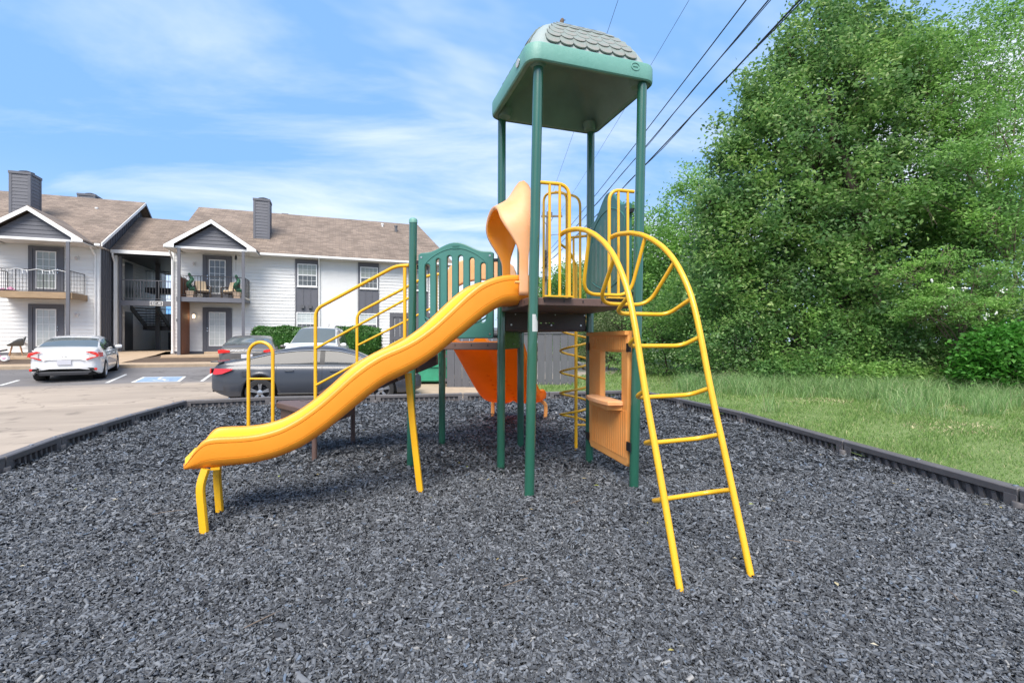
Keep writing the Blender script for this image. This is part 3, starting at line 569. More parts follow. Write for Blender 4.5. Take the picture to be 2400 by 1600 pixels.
for x, z in ((.05, 1.36), (.05, .30), (1.13, 1.36), (1.13, .40)):
    m = MB(); m.beam(fpl(x-.03, z, .045), fpl(x+.055, z, .045), .014, .085); m.build('panel_clamp', M['black'], pp)
# ---- yellow guard gates beside the arch climber
def gate(a, b, paths, bars, foot, name='guard_gate', r=.0165, off=.0):
    d = (b-a)/np.linalg.norm(b-a); n = np.array([d[1], -d[0]]); f = lambda x, z: (a[0]+d[0]*x+n[0]*off, a[1]+d[1]*x+n[1]*off, z)
    m = MB()
    for p in paths: m.tube(round_path([f(*q) for q in p], .12, 6), r, 10)
    o = m.build(name, M['yellow'], PS)
    for x, z0, z1 in bars: m = MB(); m.tube([f(x, z0), f(x, z1)], .0135, 10); m.build('gate_bar', M['yellow'], o)
    for x0, x1, z in foot: m = MB(); m.beam(f(x0, z), f(x1, z), .055, .012); m.build('foot_plate', M['yellow'], o)
    return o
gate(pB, pC, [[(.03,2.865),(.382,2.868),(.382,1.84)]], [(.188,1.84,2.86),(.287,1.84,2.86)], [(.13,.41,1.834)], off=.03)
gate(pB, pC, [[(1.05,2.86),(.788,2.86),(.788,1.84)]], [(.886,1.84,2.86),(.985,1.84,2.855)], [(.765,1.02,1.834)], off=.03)
gate(pG, pD, [[(.40,1.62),(.40,3.36),(.783,3.30),(.783,1.62)],[(.60,3.34),(.99,3.19),(.99,1.62)]], [(.89,1.62,2.70)], [(.37,.82,1.617)], off=-.02)
gate(pG, pD, [[(.80,2.72),(1.10,2.70)]], [], [], off=-.02)
# ---- arch climber
AC = [(0.0,2.406),(.1,2.412),(.204,2.405),(.39,2.375),(.562,2.325),(.72,2.255),(.866,2.17),(.969,2.09),(1.051,2.01),(1.129,1.91),(1.189,1.82),(1.233,1.74),(1.276,1.63),(1.317,1.51),(1.35,1.40),(1.40,1.22),(1.468,1.0),(1.538,.80),(1.612,.577),(1.69,.34),(1.813,-.04)]
Lp = Vector((.447, 4.48, 0)); Rp = Vector((.934, 4.62, 0)); dl = Vector((.2837, -.9589, 0)); dr = Vector((.3028, -.9530, 0))
acs, acz = zip(*AC); xs = np.linspace(0, 1.813, 60); zz = sm(AC, xs, .02)
CL = MB(); CLo = None
def rail(P, d, k): return [P+d*(s_*k)+Vector((0, 0, z)) for s_, z in zip(xs, zz)]
clm = MB(); clm.tube(rail(Lp, dl, 1), .0215, 12); CLo = clm.build('arch_climber', M['yellow'], PS, label='yellow arched ladder leaning out from the tower to the mulch')
m = MB(); m.tube(rail(Rp, dr, .966), .0215, 12); m.build('side_rail', M['yellow'], CLo)
for (s_, z), (ins, dz) in zip([(.623,2.266),(1.031,1.956),(1.234,1.565),(1.333,1.279),(1.436,.985),(1.536,.685),(1.647,.403)], [(.165,.482),(.279,.314),(.216,.108),(.146,.066),(.152,.062),(.156,.053),(.178,.066)]):
    z = float(np.interp(s_, xs, zz)); a = Lp+dl*s_+Vector((0, 0, z)); b = Rp+dr*(s_*.966)+Vector((0, 0, z))
    ac = a-dl*ins-Vector((0, 0, dz)); bc = b-dr*ins-Vector((0, 0, dz)); u = (bc-ac).normalized()
    m = MB(); m.tube(round_path([a, ac+u*.015, bc-u*.05, b], .13 if dz > .2 else .09, 7), .0155, 10); m.build('rung', M['yellow'], CLo)
# ---- spiral climber
sc = Vector((.86, 6.50, 0)); m = MB(); m.tube([sc+Vector((0, 0, -.04)), sc+Vector((0, 0, 2.45))], .022, 12); SP = m.build('spiral_climber', M['yellow'], PS)
m = MB(); H = [sc+Vector((.21*cos(t), .21*sin(t), .30+t/(2*pi)*.285)) for t in np.linspace(0, 2*pi*5.6, 170)]
m.tube([sc+Vector((.02, 0, .30))]+H+[sc+Vector((.0, 0, H[-1].z+.02))], .0155, 8); m.build('coil_rung', M['yellow'], SP)
m = MB(); m.tube(round_path([sc+Vector((0, 0, 2.44)), sc+Vector((-.1, -.1, 2.62)), Vector((.62, 6.17, 2.66))], .1), .0165, 10); m.build('spiral_brace', M['yellow'], SP)
# ---- transfer platform, stairs, handrails
plat = [(-3.10,6.36),(-2.40,5.68),(-2.25,5.9),(-2.2,6.9),(-2.6,6.72),(-3.16,6.56)]
m = MB(); m.prism([(x, y, .545) for x, y in plat], (0, 0, .075)); PLo = m.build('transfer_platform', M['brown'], PS, bevel=.012)
pc = np.mean(plat, axis=0); m = MB(); m.prism([(pc[0]+(x-pc[0])*.88, pc[1]+(y-pc[1])*.88, .38) for x, y in plat], (0, 0, .164)); m.build('platform_skirt', M['brown'], PLo)
m = MB()
for k in range(6):
    for j in range(3):
        c = Vector((-2.85+.11*k, 6.5-.08*k+.13*j, .6215))
        if k+j < 7: m.beam(c, c+Vector((.07, -.025, 0)), .008, .003)
m.build('drain_slot', M['black'], PLo, kind='stuff')
for x, y in ((-2.41, 5.9), (-2.27, 6.9)): m = MB(); m.tube([(x, y, -.04), (x, y, .55)], .031, 12); m.build('platform_leg', M['brown'], PLo)
n0, n1, f0, f1 = Vector((-2.36,5.90,0)), Vector((-1.22,5.68,0)), Vector((-2.24,6.88,0)), Vector((-1.03,6.74,0))
ST_ = MB()
for a, b in ((n0, n1), (f0, f1)):
    ST_.prism([a+Vector((0,0,.60)), a+Vector((0,0,.80)), b+Vector((0,0,1.42)), b+Vector((0,0,1.10))], (.0, .03, 0))
STo = ST_.build('stair', M['brown'], PS)
for k in range(4):
    t0 = .04+.235*k; t1 = t0+.24; z = .62+.158*(k+1); m = MB()
    m.prism([n0.lerp(n1, t0)+Vector((0,.04,z-.05)), n0.lerp(n1, t1)+Vector((0,.04,z-.05)), f0.lerp(f1, t1)+Vector((0,-.01,z-.05)), f0.lerp(f1, t0)+Vector((0,-.01,z-.05))], (0, 0, .05)); m.build('tread', M['brown'], STo, bevel=.006)
def handrail(pts, ups, mids):
    m = MB(); m.tube(round_path(pts, .10, 6), .0205, 12); o = m.build('handrail', M['yellow'], PS)
    for p in ups: m = MB(); m.tube(p, .0205, 12); m.build('rail_upright', M['yellow'], o)
    for p in mids: m = MB(); m.tube(p, .0155, 10); m.build('mid_rail', M['yellow'], o)
handrail([(-2.39,5.88,.70),(-2.39,5.88,1.81),(-1.36,5.655,2.30),(-1.20,5.63,2.305)], [[(-1.25,5.64,1.43),(-1.25,5.64,2.28)]], [[(-2.38,5.875,1.337),(-1.26,5.64,1.90)],[(-2.38,5.875,.89),(-1.26,5.64,1.455)],[(-1.26,5.64,1.90),(-1.19,5.63,1.93)]])
handrail([(-2.205,6.88,.70),(-2.205,6.88,1.82),(-1.16,6.775,2.35),(-1.0,6.76,2.36)], [[(-1.06,6.765,1.43),(-1.06,6.765,2.34)]], [[(-2.205,6.88,1.36),(-1.06,6.765,1.92)],[(-2.205,6.88,.90),(-1.06,6.765,1.45)]])
m = MB(); lx, ly = -3.46, 6.35; loop = [(lx, ly, -.04), (lx, ly, 1.25)]+[(lx+.16-.16*cos(t), ly, 1.25+.16*sin(t)) for t in np.linspace(.15, pi-.15, 12)]+[(lx+.32, ly, 1.25), (lx+.32, ly, -.04)]
m.tube(loop, .0225, 12); LO = m.build('grab_loop', M['yellow'], PS)
m = MB(); m.tube([(lx, ly, .93), (lx+.32, ly, .93)], .0145, 10); m.build('cross_bar', M['yellow'], LO)
# ---- the bird on the roof
BR = thing('bird', 'small brown bird perched on the ridge of the green canopy roof', 'bird', (.50, 4.98, 4.61))
m = MB(); m.loft([[(x+r*cos(a), r*sin(a)*.9, z) for a in np.linspace(0, 2*pi, 11)[:-1]] for x, z, r in ((-.01,.0,.008),(-.012,.02,.028),(-.005,.05,.034),(.004,.08,.028),(.012,.095,.022),(.016,.115,.022),(.018,.13,.014),(.018,.137,.004))]); b_ = m.build('body', M['bird'], BR)
m = MB(); m.loft([[(x, y, z) for y, z in ((-w, z0), (w, z0), (w, z0+.008), (-w, z0+.008))] for x, w, z0 in ((-.025,.012,.012),(-.085,.015,-.015))]); m.build('tail', M['bird'], BR)
m = MB(); m.lathe([(.006, 0), (.0015, .018)], (0,0,0), 6); m.xf(Matrix.Translation((.036, 0, .116)) @ Matrix.Rotation(pi/2, 4, 'Y')); m.build('beak', M['black'], BR)
m = MB(); m.tube([(.0,.01,-.02),(.0,.01,.01)], .003, 5); m.tube([(.0,-.01,-.02),(.0,-.01,.01)], .003, 5); m.build('legs', M['black'], BR)
# ---------------------------------------------------------------- ground, lot, lawn
P0 = (-14.3, 20.3, 0); BA = radians(20)
ea = np.array([cos(BA), sin(BA)]); eb = np.array([-sin(BA), cos(BA)])
def lotz(b): return max(-.16, .34+.045*min(b, 0))
def frame_sheet(name, a0, a1, bs, zf, mat, kind='structure'):
    m = MB(); n = len(bs)
    m.add([(a, b, zf(b)) for a in (a0, a1) for b in bs], [[i, i+1, n+i+1, n+i] for i in range(n-1)])
    me = m.mesh(name, mat); o = link(name, me, None, loc=P0, rot=(0, 0, BA), kind=kind); return o
m = MB(); m.add([(-500,-500,-.4),(500,-500,-.4),(500,600,-.4),(-500,600,-.4)], [(0,1,2,3)]); link('ground', m.mesh('ground', M['earth']), kind='structure')
bs = list(np.linspace(-30, 0, 61))
LOT = frame_sheet('parking_lot', -30, 19, bs, lotz, M['lot'])
OFF['parking_lot'] = (0, 0, 0)
def lot_mark(name, pts, mat, h=.005, parent=LOT, label=None):
    """pts in world x,y -> strip a few mm above the lot"""
    q = []
    for x, y in pts:
        d = np.array([x, y])-np.array(P0[:2]); a, b = d@ea, d@eb; q.append((a, b, lotz(b)+h))
    m = MB(); m.add(q, [list(range(len(q)))]); return m.build(name, mat, parent, label=label)
def stripe(p, q, w=.10):
    p = np.array(p); q = np.array(q); d = (q-p)/np.linalg.norm(q-p); n = np.array([-d[1], d[0]])*w/2
    lot_mark('parking_line', [p-n, q-n, q+n, p+n], M['roadwhite'])
def onlot(u, v):
    # where the view ray through a photo point meets the lot plane
    dx_ = (u-1200)/1133; Y = 15.
    for _ in range(40):
        b = (np.array([dx_*Y, Y])-np.array(P0[:2]))@eb; Y = (1.42-lotz(b))*1133/(v-800)
    return (dx_*Y, Y)
stripe((-15.25, 14.4), (-18.1, 19.4)); stripe((-12.85, 15.33), (-15.4, 20.15)); stripe((-10.3, 16.05), (-12.3, 20.4)); stripe((-7.2, 16.3), (-9.3, 21.2)); stripe((-4.2, 17.3), (-6.2, 22))
q = [(-12.37, 15.7), (-10.33, 15.62), (-11.02, 17.0), (-12.95, 17.12)]
q = [onlot(306, 896.5), onlot(421, 894.5), onlot(437, 882), onlot(335, 883.5)]
lot_mark('disabled_bay_border', q, M['roadwhite'], .005)
c = np.mean(q, axis=0); q2 = [c+(np.array(p)-c)*.87 for p in q]
lot_mark('disabled_bay_mark', q2, M['bluemark'], .009)
u1 = (np.array(q2[1])-np.array(q2[0]))/2; u2 = (np.array(q2[3])-np.array(q2[0]))/2
def sym(pts): lot_mark('wheelchair_symbol', [c+u1*x+u2*y for x, y in pts], M['roadwhite'], .013)
sym([(.0+.10*cos(t)-.1, .72+.14*sin(t)) for t in np.linspace(0, 2*pi, 13)[:-1]])
for t0, t1 in zip(np.linspace(-2.7, .9, 11)[:-1], np.linspace(-2.7, .9, 11)[1:]):
    sym([(.0+.42*cos(t)*.75, -.28+.45*sin(t)) for t in (t0, t1)]+[(.0+.30*cos(t)*.75, -.28+.32*sin(t)) for t in (t1, t0)])
sym([(-.18,.5),(-.04,.5),(.0,-.05),(-.14,-.05)]); sym([(-.02,.22),(.28,.22),(.28,.10),(-.02,.10)]); sym([(-.1,.02),(.22,.02),(.4,-.62),(.56,-.56),(.58,-.72),(.36,-.80),(.13,-.12),(-.1,-.12)])
# pavement along the bay heads, kerb, bed, walk
def frame_box(name, a0, a1, b0, b1, z0, z1, mat, kind='structure', bevel=.015):
    m = MB(); m.box(a0, a1, b0, b1, z0, z1); o = link(name, m.mesh(name, mat, off=None), None, bevel, P0, (0, 0, BA), kind=kind); return o
frame_box('kerb', -26, 15, .0, .16, .1, .475, M['kerb'])
def slab(name, a0, a1, b0, b1, z0a, z0b, mat):
    m = MB(); m.add([(a0,b0,z0a),(a1,b0,z0a),(a1,b1,z0b),(a0,b1,z0b),(a0,b0,z0a-.2),(a1,b0,z0a-.2),(a1,b1,z0b-.2),(a0,b1,z0b-.2)], [(0,1,2,3),(7,6,5,4),(0,4,5,1),(1,5,6,2),(2,6,7,3),(3,7,4,0)])
    return link(name, m.mesh(name, mat), None, 0, P0, (0, 0, BA), kind='structure')
for k in range(14):
    a0 = -26+k*2.93; slab('pavement_slab', a0+.004, a0+2.922, .165, 1.35, .472, .50, M['concrete'])
bedf = lambda b: float(np.interp(b, [1.3, 3.0, 5.2, 16], [.47, .66, .74, .74]))
frame_sheet('planting_bed', -26, 19, [1.3, 2, 2.6, 3.0, 5.2, 16], bedf, M['bed'])
m = MB(); wk = [(-3.75,1.36,.505),(-2.2,1.36,.505),(-1.75,4.0,.76),(-1.75,5.6,.90),(-1.35,5.6,.90),(-1.35,15.6,.93),(-4.25,15.6,.93),(-4.25,5.2,.90),(-3.9,3.9,.76)]
m.add(wk, [list(range(9))[0:3]+[3,6][0:0]+[8], [2,3,7,8], [3,4,5,6,7]]); link('walkway', m.mesh('walkway', M['concrete']), None, 0, P0, (0,0,BA), kind='structure')
for a0, a1 in ((-11.5, -4.6), (-1.25, 2.75)): frame_box('porch_slab', a0, a1, 3.05, 4.97, .3, .775, M['concrete'])
for a0, a1 in ((-7.3, -5.3), (.25, 1.75)): frame_box('door_step', a0, a1, 4.2, 4.96, .70, .90, M['concrete'])
for a0, a1 in ((-11.5, -4.6), (-1.25, 2.75)): frame_box('slab_edging', a0, a1, 2.90, 3.045, .35, .68, M['wood'])
# mulch pad
left = [(-4.9,2.0),(-5.22,3.9),(-5.60,5.29),(-6.05,6.43),(-6.32,7.40),(-6.60,8.40),(-6.80,9.35),(-7.0,10.34)]
far = [(-7.0,10.34),(-5.5,11.05),(-3.22,11.42),(-1.197,11.8),(.918,12.1),(3.30,12.55)]
right = [(3.30,12.55),(3.73,10.65),(4.12,8.60),(4.26,6.153),(4.395,4.15),(4.46,2.0)]
poly = left+far[1:]+right[1:]+[(4.5,-2.5),(-4.5,-2.5)]
m = MB(); m.add([(x, y, -.034) for x, y in poly], [list(range(len(poly)))]); link('rubber_mulch_bed', m.mesh('rubber_mulch_bed', M['rubberbase']), kind='structure')
def inpoly(x, y, P):
    r = np.zeros(len(x), bool); n = len(P)
    for i in range(n):
        x0, y0 = P[i]; x1, y1 = P[(i+1) % n]; c_ = ((y0 > y) != (y1 > y)); 
        with np.errstate(divide='ignore', invalid='ignore'): r ^= c_ & (x < (x1-x0)*(y-y0)/(y1-y0)+x0)
    return r
def bumpz(x, y):
    return .014*np.sin(x*2.1+.7)*np.sin(y*1.7)+.010*np.sin(x*5.3+y*3.1)+.008*np.sin(x*9.1-y*7.7+1)-.006
def chips(y0, y1, dens, sc, lift, x_in=0., x_out=.25):
    xw = y1*1.1+x_out+.1; N_ = int(dens*(2*xw)*(y1-y0)); x = RNG.uniform(-xw, xw, N_); y = RNG.uniform(y0, y1, N_)
    k = inpoly(x, y, poly) & (np.abs(x) < y*1.09+x_out) & (np.abs(x) >= (y*1.09+x_in)*(x_in > 0)); x = x[k]; y = y[k]; n = len(x)
    # scuffed hollows at the slide mouth, under the ladder and along the walk-through
    th_ = np.exp(-(((x+2.75)/.55)**2+((y-3.4)/.45)**2))+.8*np.exp(-(((x-1.35)/.5)**2+((y-2.55)/.35)**2))+.6*np.exp(-(((x-.2)/1.0)**2+((y-8.0)/1.2)**2))
    k = RNG.random(n) > .08*th_; x = x[k]; y = y[k]; th_ = th_[k]; n = len(x)
    ln = RNG.gamma(3.0, .0044, n)*sc+.006; wd = ln*RNG.uniform(.18, .52, n); tk = RNG.uniform(.0025, .0065, n)*sc
    yaw = RNG.uniform(0, 2*pi, n); pit = RNG.normal(0, .34, n); rol = RNG.normal(0, .40, n)
    cx = np.stack([-1+RNG.uniform(0,.5,n), .55+RNG.uniform(0,.45,n), 1-RNG.uniform(0,.5,n), -.55-RNG.uniform(0,.4,n)], 1)*ln[:,None]
    cy = np.stack([-1+RNG.uniform(0,.5,n), -.9+RNG.uniform(0,.6,n), 1-RNG.uniform(0,.5,n), .9-RNG.uniform(0,.6,n)], 1)*wd[:,None]
    P = np.zeros((n, 8, 3)); P[:, :4, 0] = cx*1.04; P[:, :4, 1] = cy*1.08; P[:, :4, 2] = -tk[:,None]; P[:, 4:, 0] = cx; P[:, 4:, 1] = cy; P[:, 4:, 2] = tk[:,None]
    P[:, 4:, 2] += RNG.normal(0, .4, (n, 4))*tk[:,None]
    c1, s1 = np.cos(rol)[:,None], np.sin(rol)[:,None]; Y = P[...,1]*c1-P[...,2]*s1; Z = P[...,1]*s1+P[...,2]*c1
    c2, s2 = np.cos(pit)[:,None], np.sin(pit)[:,None]; X = P[...,0]*c2+Z*s2; Z = -P[...,0]*s2+Z*c2
    c3, s3 = np.cos(yaw)[:,None], np.sin(yaw)[:,None]; XX = X*c3-Y*s3; YY = X*s3+Y*c3
    V = np.stack([XX+x[:,None], YY+y[:,None], Z+(bumpz(x, y)-.004*np.clip(th_, 0, 1)+lift+RNG.uniform(-.010, .012, n))[:,None]], 2).reshape(-1, 3)
    f = np.array([[4,5,6,7],[0,1,5,4],[2,3,7,6]] if y1 < 5.3 and not x_in and y0 > 1 else [[4,5,6,7]]); F = (f[None]+8*np.arange(n)[:,None,None]).reshape(-1, 4)
    return V, F
Vs, Fs, o_ = [], [], 0
for y0, y1, de_, sc_, li, *ex_ in ((.4, 1.75, 2600, 1.15, 0., 0., 2.6), (1.75, 3.6, 2600, 1.15, 0., .25, 2.4), (3.6, 5.6, 2000, 1.35, 0., .25, 2.4), (1.75, 2.6, 13500, .64, .0), (2.6, 3.6, 9600, .72, .0), (3.6, 5.2, 4500, .92, .0), (5.2, 8.0, 2300, 1.22, .0), (8.0, 12.7, 900, 1.8, 0.0)):
    V, F = chips(y0, y1, de_, sc_, li, *ex_); Vs.append(V); Fs.append(F+o_); o_ += len(V)
link('rubber_mulch', fast_mesh('rubber_mulch', np.concatenate(Vs), np.concatenate(Fs), M['chips']), kind='stuff')
print('chips', o_//8)
# a few fallen leaves and twigs
m = MB()
for k in range(60):
    x, y = RNG.uniform(-4.5, 4.2), RNG.uniform(2.0, 8); 
    if not inpoly(np.array([x]), np.array([y]), poly)[0]: continue
    a = RNG.uniform(0, 6.3); s_ = RNG.uniform(.012, .03); z = .03
    m.add([(x-s_*cos(a), y-s_*sin(a), z), (x+s_*.4*sin(a), y-s_*.4*cos(a), z+.006), (x+s_*cos(a), y+s_*sin(a), z+.002), (x-s_*.4*sin(a), y+s_*.4*cos(a), z+.004)], [(0,1,2,3)])
link('leaf_litter', m.mesh('leaf_litter', leafmat('fallen_leaf', [(0, (.30, .36, .06)), (.5, (.38, .30, .12)), (1, (.55, .5, .38))], .1)), kind='stuff')
m = MB()
for x, y, a, l_ in ((-.05,2.75,.5,.16),(.5,4.15,.6,.12),(-1.3,2.35,.9,.2),(1.9,3.4,-.6,.12),(-2.9,3.9,.4,.2),(2.4,2.6,1.2,.1)):
    m.tube([(x,y,.03),(x+l_*.5*cos(a),y+l_*.5*sin(a),.036),(x+l_*cos(a),y+l_*sin(a)+.02,.03)], .0028, 5)
link('twig_litter', m.mesh('twig_litter', M['palebark']), kind='stuff')
# ---- plastic border timbers
rib = MB(); rib.prism([(-.022,0,-.07),(.020,0,-.07),(-.004,0,.075),(-.046,0,.075)], (0,-.030,0)); ribm = rib.mesh('rib', M['timber'])
def border(pts, name, label):
    o = thing(name, label, 'border', (pts[0][0], pts[0][1], 0), world=True); oz = Vector((pts[0][0], pts[0][1], 0))
    for i in range(len(pts)-1):
        A_ = Vector((*pts[i], 0)); B_ = Vector((*pts[i+1], 0)); n_ = max(1, round((B_-A_).length/1.9))
        for k in range(n_):
            a = A_.lerp(B_, k/n_); b = A_.lerp(B_, (k+1)/n_); d = (b-a).normalized(); w = Vector((d.y, -d.x, 0)); Ln = (b-a).length   # w points inward (paths run clockwise)
            m = MB(); g = .008; a1 = a+d*g; b1 = b-d*g
            m.prism([a1+w*.05+Vector((0,0,.085)), a1+w*.055+Vector((0,0,.150)), a1+w*.04+Vector((0,0,.162)), a1-w*.04+Vector((0,0,.162)), a1-w*.055+Vector((0,0,.150)), a1-w*.05+Vector((0,0,-.1)), a1-w*.0+Vector((0,0,-.1)), a1-w*.0+Vector((0,0,.085))], b1-a1)
            t = m.build('border_timber', M['timber'], o, bevel=.006, ang=30)
            for e, s_ in ((a1, 1), (b1, -1)):       # solid end block, lap lug, spike head
                m = MB(); m.beam(e+d*s_*.005+w*.022+Vector((0,0,.0)), e+d*s_*.115+w*.022+Vector((0,0,.0)), .06, .20); m.build('end_block', M['timber'], t, bevel=.005)
            m = MB(); m.lathe([(.05,-.08),(.05,.035),(.044,.045)], tuple(b+w*.045), 12); m.build('lap_lug', M['timber'], t)
            m = MB(); m.lathe([(.022,.160),(.022,.172),(.014,.178)], tuple(a.lerp(b, .5)), 10); m.lathe([(.022,.160),(.022,.168),(.014,.173)], tuple(b1-d*.06), 10); m.build('spike_head', M['bolt'], t, kind='stuff')
            nr = max(2, int((Ln-.28)/.112)); st = (Ln-.28)/nr; R = math.atan2(d.y, d.x)
            for j in range(nr):
                p = a+d*(.14+st*(j+.5))+w*.002
                r = link('rib', ribm, t); r.location = p-oz; r.rotation_euler = (0, 0, R)
border(left, 'playground_border', 'dark plastic border run between the mulch and the pale parking lane')
border(far, 'playground_border', 'dark plastic border run behind the play tower, beside the slate grey sedan')
border(right, 'playground_border', 'dark plastic border run between the mulch and the mown grass')
# ---- lawn
def lz(x, y):
    return .045+.0*x+.03*np.sin(x*.7+1)*np.sin(y*.5)+np.clip((x-6)*.012, 0, .5)*.6
LP = [(4.50,-2.5),(4.52,2.0),(4.455,4.15),(4.32,6.153),(4.18,8.6),(3.79,10.66),(3.36,12.63),(.9,12.17),(.3,12.08),(.3,15.0),(2.1,15.1),(2.1,60),(80,60),(80,-2.5)]
m = MB(); gx = np.concatenate([np.linspace(-1.6, 14, 60), np.linspace(15, 80, 20)]); gy = np.concatenate([np.linspace(-2.5, 18, 70), np.linspace(19, 60, 15)])
XX, YY = np.meshgrid(gx, gy, indexing='ij'); ZZ = lz(XX, YY); keep = inpoly(((XX[:-1,:-1]+XX[1:,1:])/2).ravel(), ((YY[:-1,:-1]+YY[1:,1:])/2).ravel(), LP).reshape(len(gx)-1, len(gy)-1)
ny = len(gy); m.add([(x, y, z) for x, y, z in zip(XX.ravel(), YY.ravel(), ZZ.ravel())], [[i*ny+j, (i+1)*ny+j, (i+1)*ny+j+1, i*ny+j+1] for i in range(len(gx)-1) for j in range(ny-1) if keep[i, j]])
link('lawn', m.mesh('lawn', M['lawn']), kind='structure')
# sandy apron by the dumpster
m = MB(); ap = [(-4.6,12.2),(.35,12.1),(.35,15.4),(.35,22),(-4.2,22)]
m.add([(x, y, lotz((np.array([x,y])-np.array(P0[:2]))@eb)+.012) for x, y in ap], [list(range(5))]); link('gravel_apron', m.mesh('gravel_apron', M['gravel']), kind='structure')
# ---------------------------------------------------------------- apartment buildings (frame: x along the front, y into the depth)
def building(name, label): 
    o = thing(name, label, 'building', P0, BA); return o
B1 = building('apartment_building', 'white two-storey apartment block with the raw timber balcony and the broader chimney')
B2 = building('apartment_building', 'long white two-storey apartment block with the open stair passage and dark window panels')
LAP = .178
def siding(parent, a0, a1, z0, z1, b=5.0, mat='siding', gable=None, name='siding_board', axis='a', sgn=-1, kind=None):
    """overlapping boards on a wall at depth b; gable=(centre, half width at z0, apex z) trims them to a triangle"""
    n = max(1, round((z1-z0)/LAP)); h = (z1-z0)/n
    mbs = MB()
    for k in range(n):
        q0, q1 = z0+k*h, z0+(k+1)*h+.012; l0, l1 = a0, a1; u0, u1 = a0, a1
        if gable:
            c_, hw, za = gable; f = lambda z: hw*max(0, (za-z)/(za-z0)); l0, l1 = c_-f(q0), c_+f(q0); u0, u1 = c_-f(q1), c_+f(q1)
        t0, t1 = .030, .004
        V_ = [(l0, b, q0), (l1, b, q0), (l1, b+sgn*t0, q0), (l0, b+sgn*t0, q0), (u0, b, q1), (u1, b, q1), (u1, b+sgn*t1, q1), (u0, b+sgn*t1, q1)]
        if axis == 'b': V_ = [(y, x, z) for x, y, z in V_]
        m = MB(); m.add(V_, [(0,1,2,3),(7,6,5,4),(3,2,6,7),(0,4,5,1),(1,5,6,2),(0,3,7,4)]); m.build(name, M[mat], parent, smooth=False)
def wall(parent, x0, x1, y0, y1, z0, z1, mat='siding', name='wall'):
    m = MB(); m.box(x0, x1, y0, y1, z0, z1); return m.build(name, M[mat], parent, smooth=False)
EZ, RZ, SL_ = 6.05, 9.47, .611
def roof_slab(parent, a0, a1, b0, z0, br, zr, th=.13, name='roof', mat='shingles', b2=None):
    b2 = b2 or 2*br-b0; m = MB()
    m.prism([(a0, b0, z0), (a0, br, zr), (a0, b2, z0), (a0, b2, z0-th), (a0, br, zr-th*1.1), (a0, b0, z0-th)], (a1-a0, 0, 0)); return m.build(name, M[mat], parent, smooth=False)
def chimney(parent, a0, a1, b0, b1, zb, zt):
    c_ = wall(parent, a0+.03, a1-.03, b0+.03, b1-.03, zb, zt-.02, 'dark', 'chimney')
    for x0, x1 in ((a0, a0+.11), (a1-.11, a1)):
        for y0, y1 in ((b0, b0+.11), (b1-.11, b1)): wall(c_, x0, x1, y0, y1, zb, zt, 'dark', 'corner_trim')
    n = int((zt-zb-.12)/.165)
    for k in range(n):
        z = zt-.12-(k+1)*.165
        for (p, ax) in ((b0+.03, 'f'), (a1-.03, 's')):
            m = MB()
            if ax == 'f': m.prism([(a0+.112, p, z), (a0+.112, p-.022, z), (a0+.112, p-.006, z+.172)], (a1-a0-.224, 0, 0))
            else: m.prism([(p, b0+.112, z), (p+.022, b0+.112, z), (p+.006, b0+.112, z+.172)], (0, b1-b0-.224, 0))
            m.build('chimney_board', M['dark'], c_, smooth=False)
    wall(c_, a0-.02, a1+.02, b0-.02, b1+.02, zt-.10, zt+.02, 'dark', 'cap_trim')
    m = MB(); x, y = (a0+a1)/2+.05, (b0+b1)/2; m.lathe([(.12, zt), (.12, zt+.10)], (x, y, 0), 12); m.lathe([(.28, zt+.10), (.29, zt+.12), (.06, zt+.20)], (x, y, 0), 16); m.build('flue_cap', M['fence'], c_)
def door(parent, ac, z0, b=5.0, pane='pane_blind', handle=-1, rows=5):
    """door with wide dark surround, white framed glazing of 3 x 5 lights"""
    d = wall(parent, ac-.50, ac+.50, b-.06, b-.022, z0, z0+2.06, 'dark', 'door')
    m = MB(); m.box(ac-.66, ac-.505, b-.085, b-.02, z0-.12, z0+2.20); m.box(ac+.505, ac+.66, b-.085, b-.02, z0-.12, z0+2.20); m.box(ac-.502, ac+.502, b-.085, b-.02, z0+2.065, z0+2.20); m.box(ac-.502, ac+.502, b-.085, b-.02, z0-.12, z0-.004); m.build('door_frame', M['dark'], parent, smooth=False)
    x0, x1, y0, y1 = ac-.335, ac+.335, z0+.25, z0+1.93
    m = MB(); m.box(x0, x1, b-.068, b-.062, y0, y1); pn = m.build('pane', M[pane], d, smooth=False)
    m = MB(); t = .045
    m.box(x0-t, x0, b-.085, b-.061, y0-t, y1+t); m.box(x1, x1+t, b-.085, b-.061, y0-t, y1+t); m.box(x0, x1, b-.085, b-.061, y0-t, y0); m.box(x0, x1, b-.085, b-.061, y1, y1+t); m.build('glazing_frame', M['white'], d, smooth=False)
    m = MB()
    for k in (1, 2): x = x0+(x1-x0)*k/3; m.box(x-.010, x+.010, b-.080, b-.069, y0, y1)
    for k in range(1, rows): z = y0+(y1-y0)*k/rows; m.box(x0, x1, b-.078, b-.0695, z-.010, z+.010)
    m.build('glazing_bar', M['white'], d, smooth=False, kind='stuff')
    for z in (z0+.98, z0+1.13): m = MB(); m.lathe([(.028,0),(.032,.02),(.02,.05)], (0,0,0), 10); m.xf(Matrix.Translation((ac+handle*.44, b-.06, z)) @ Matrix.Rotation(pi/2, 4, 'X')); m.build('door_knob', M['chrome'], d)
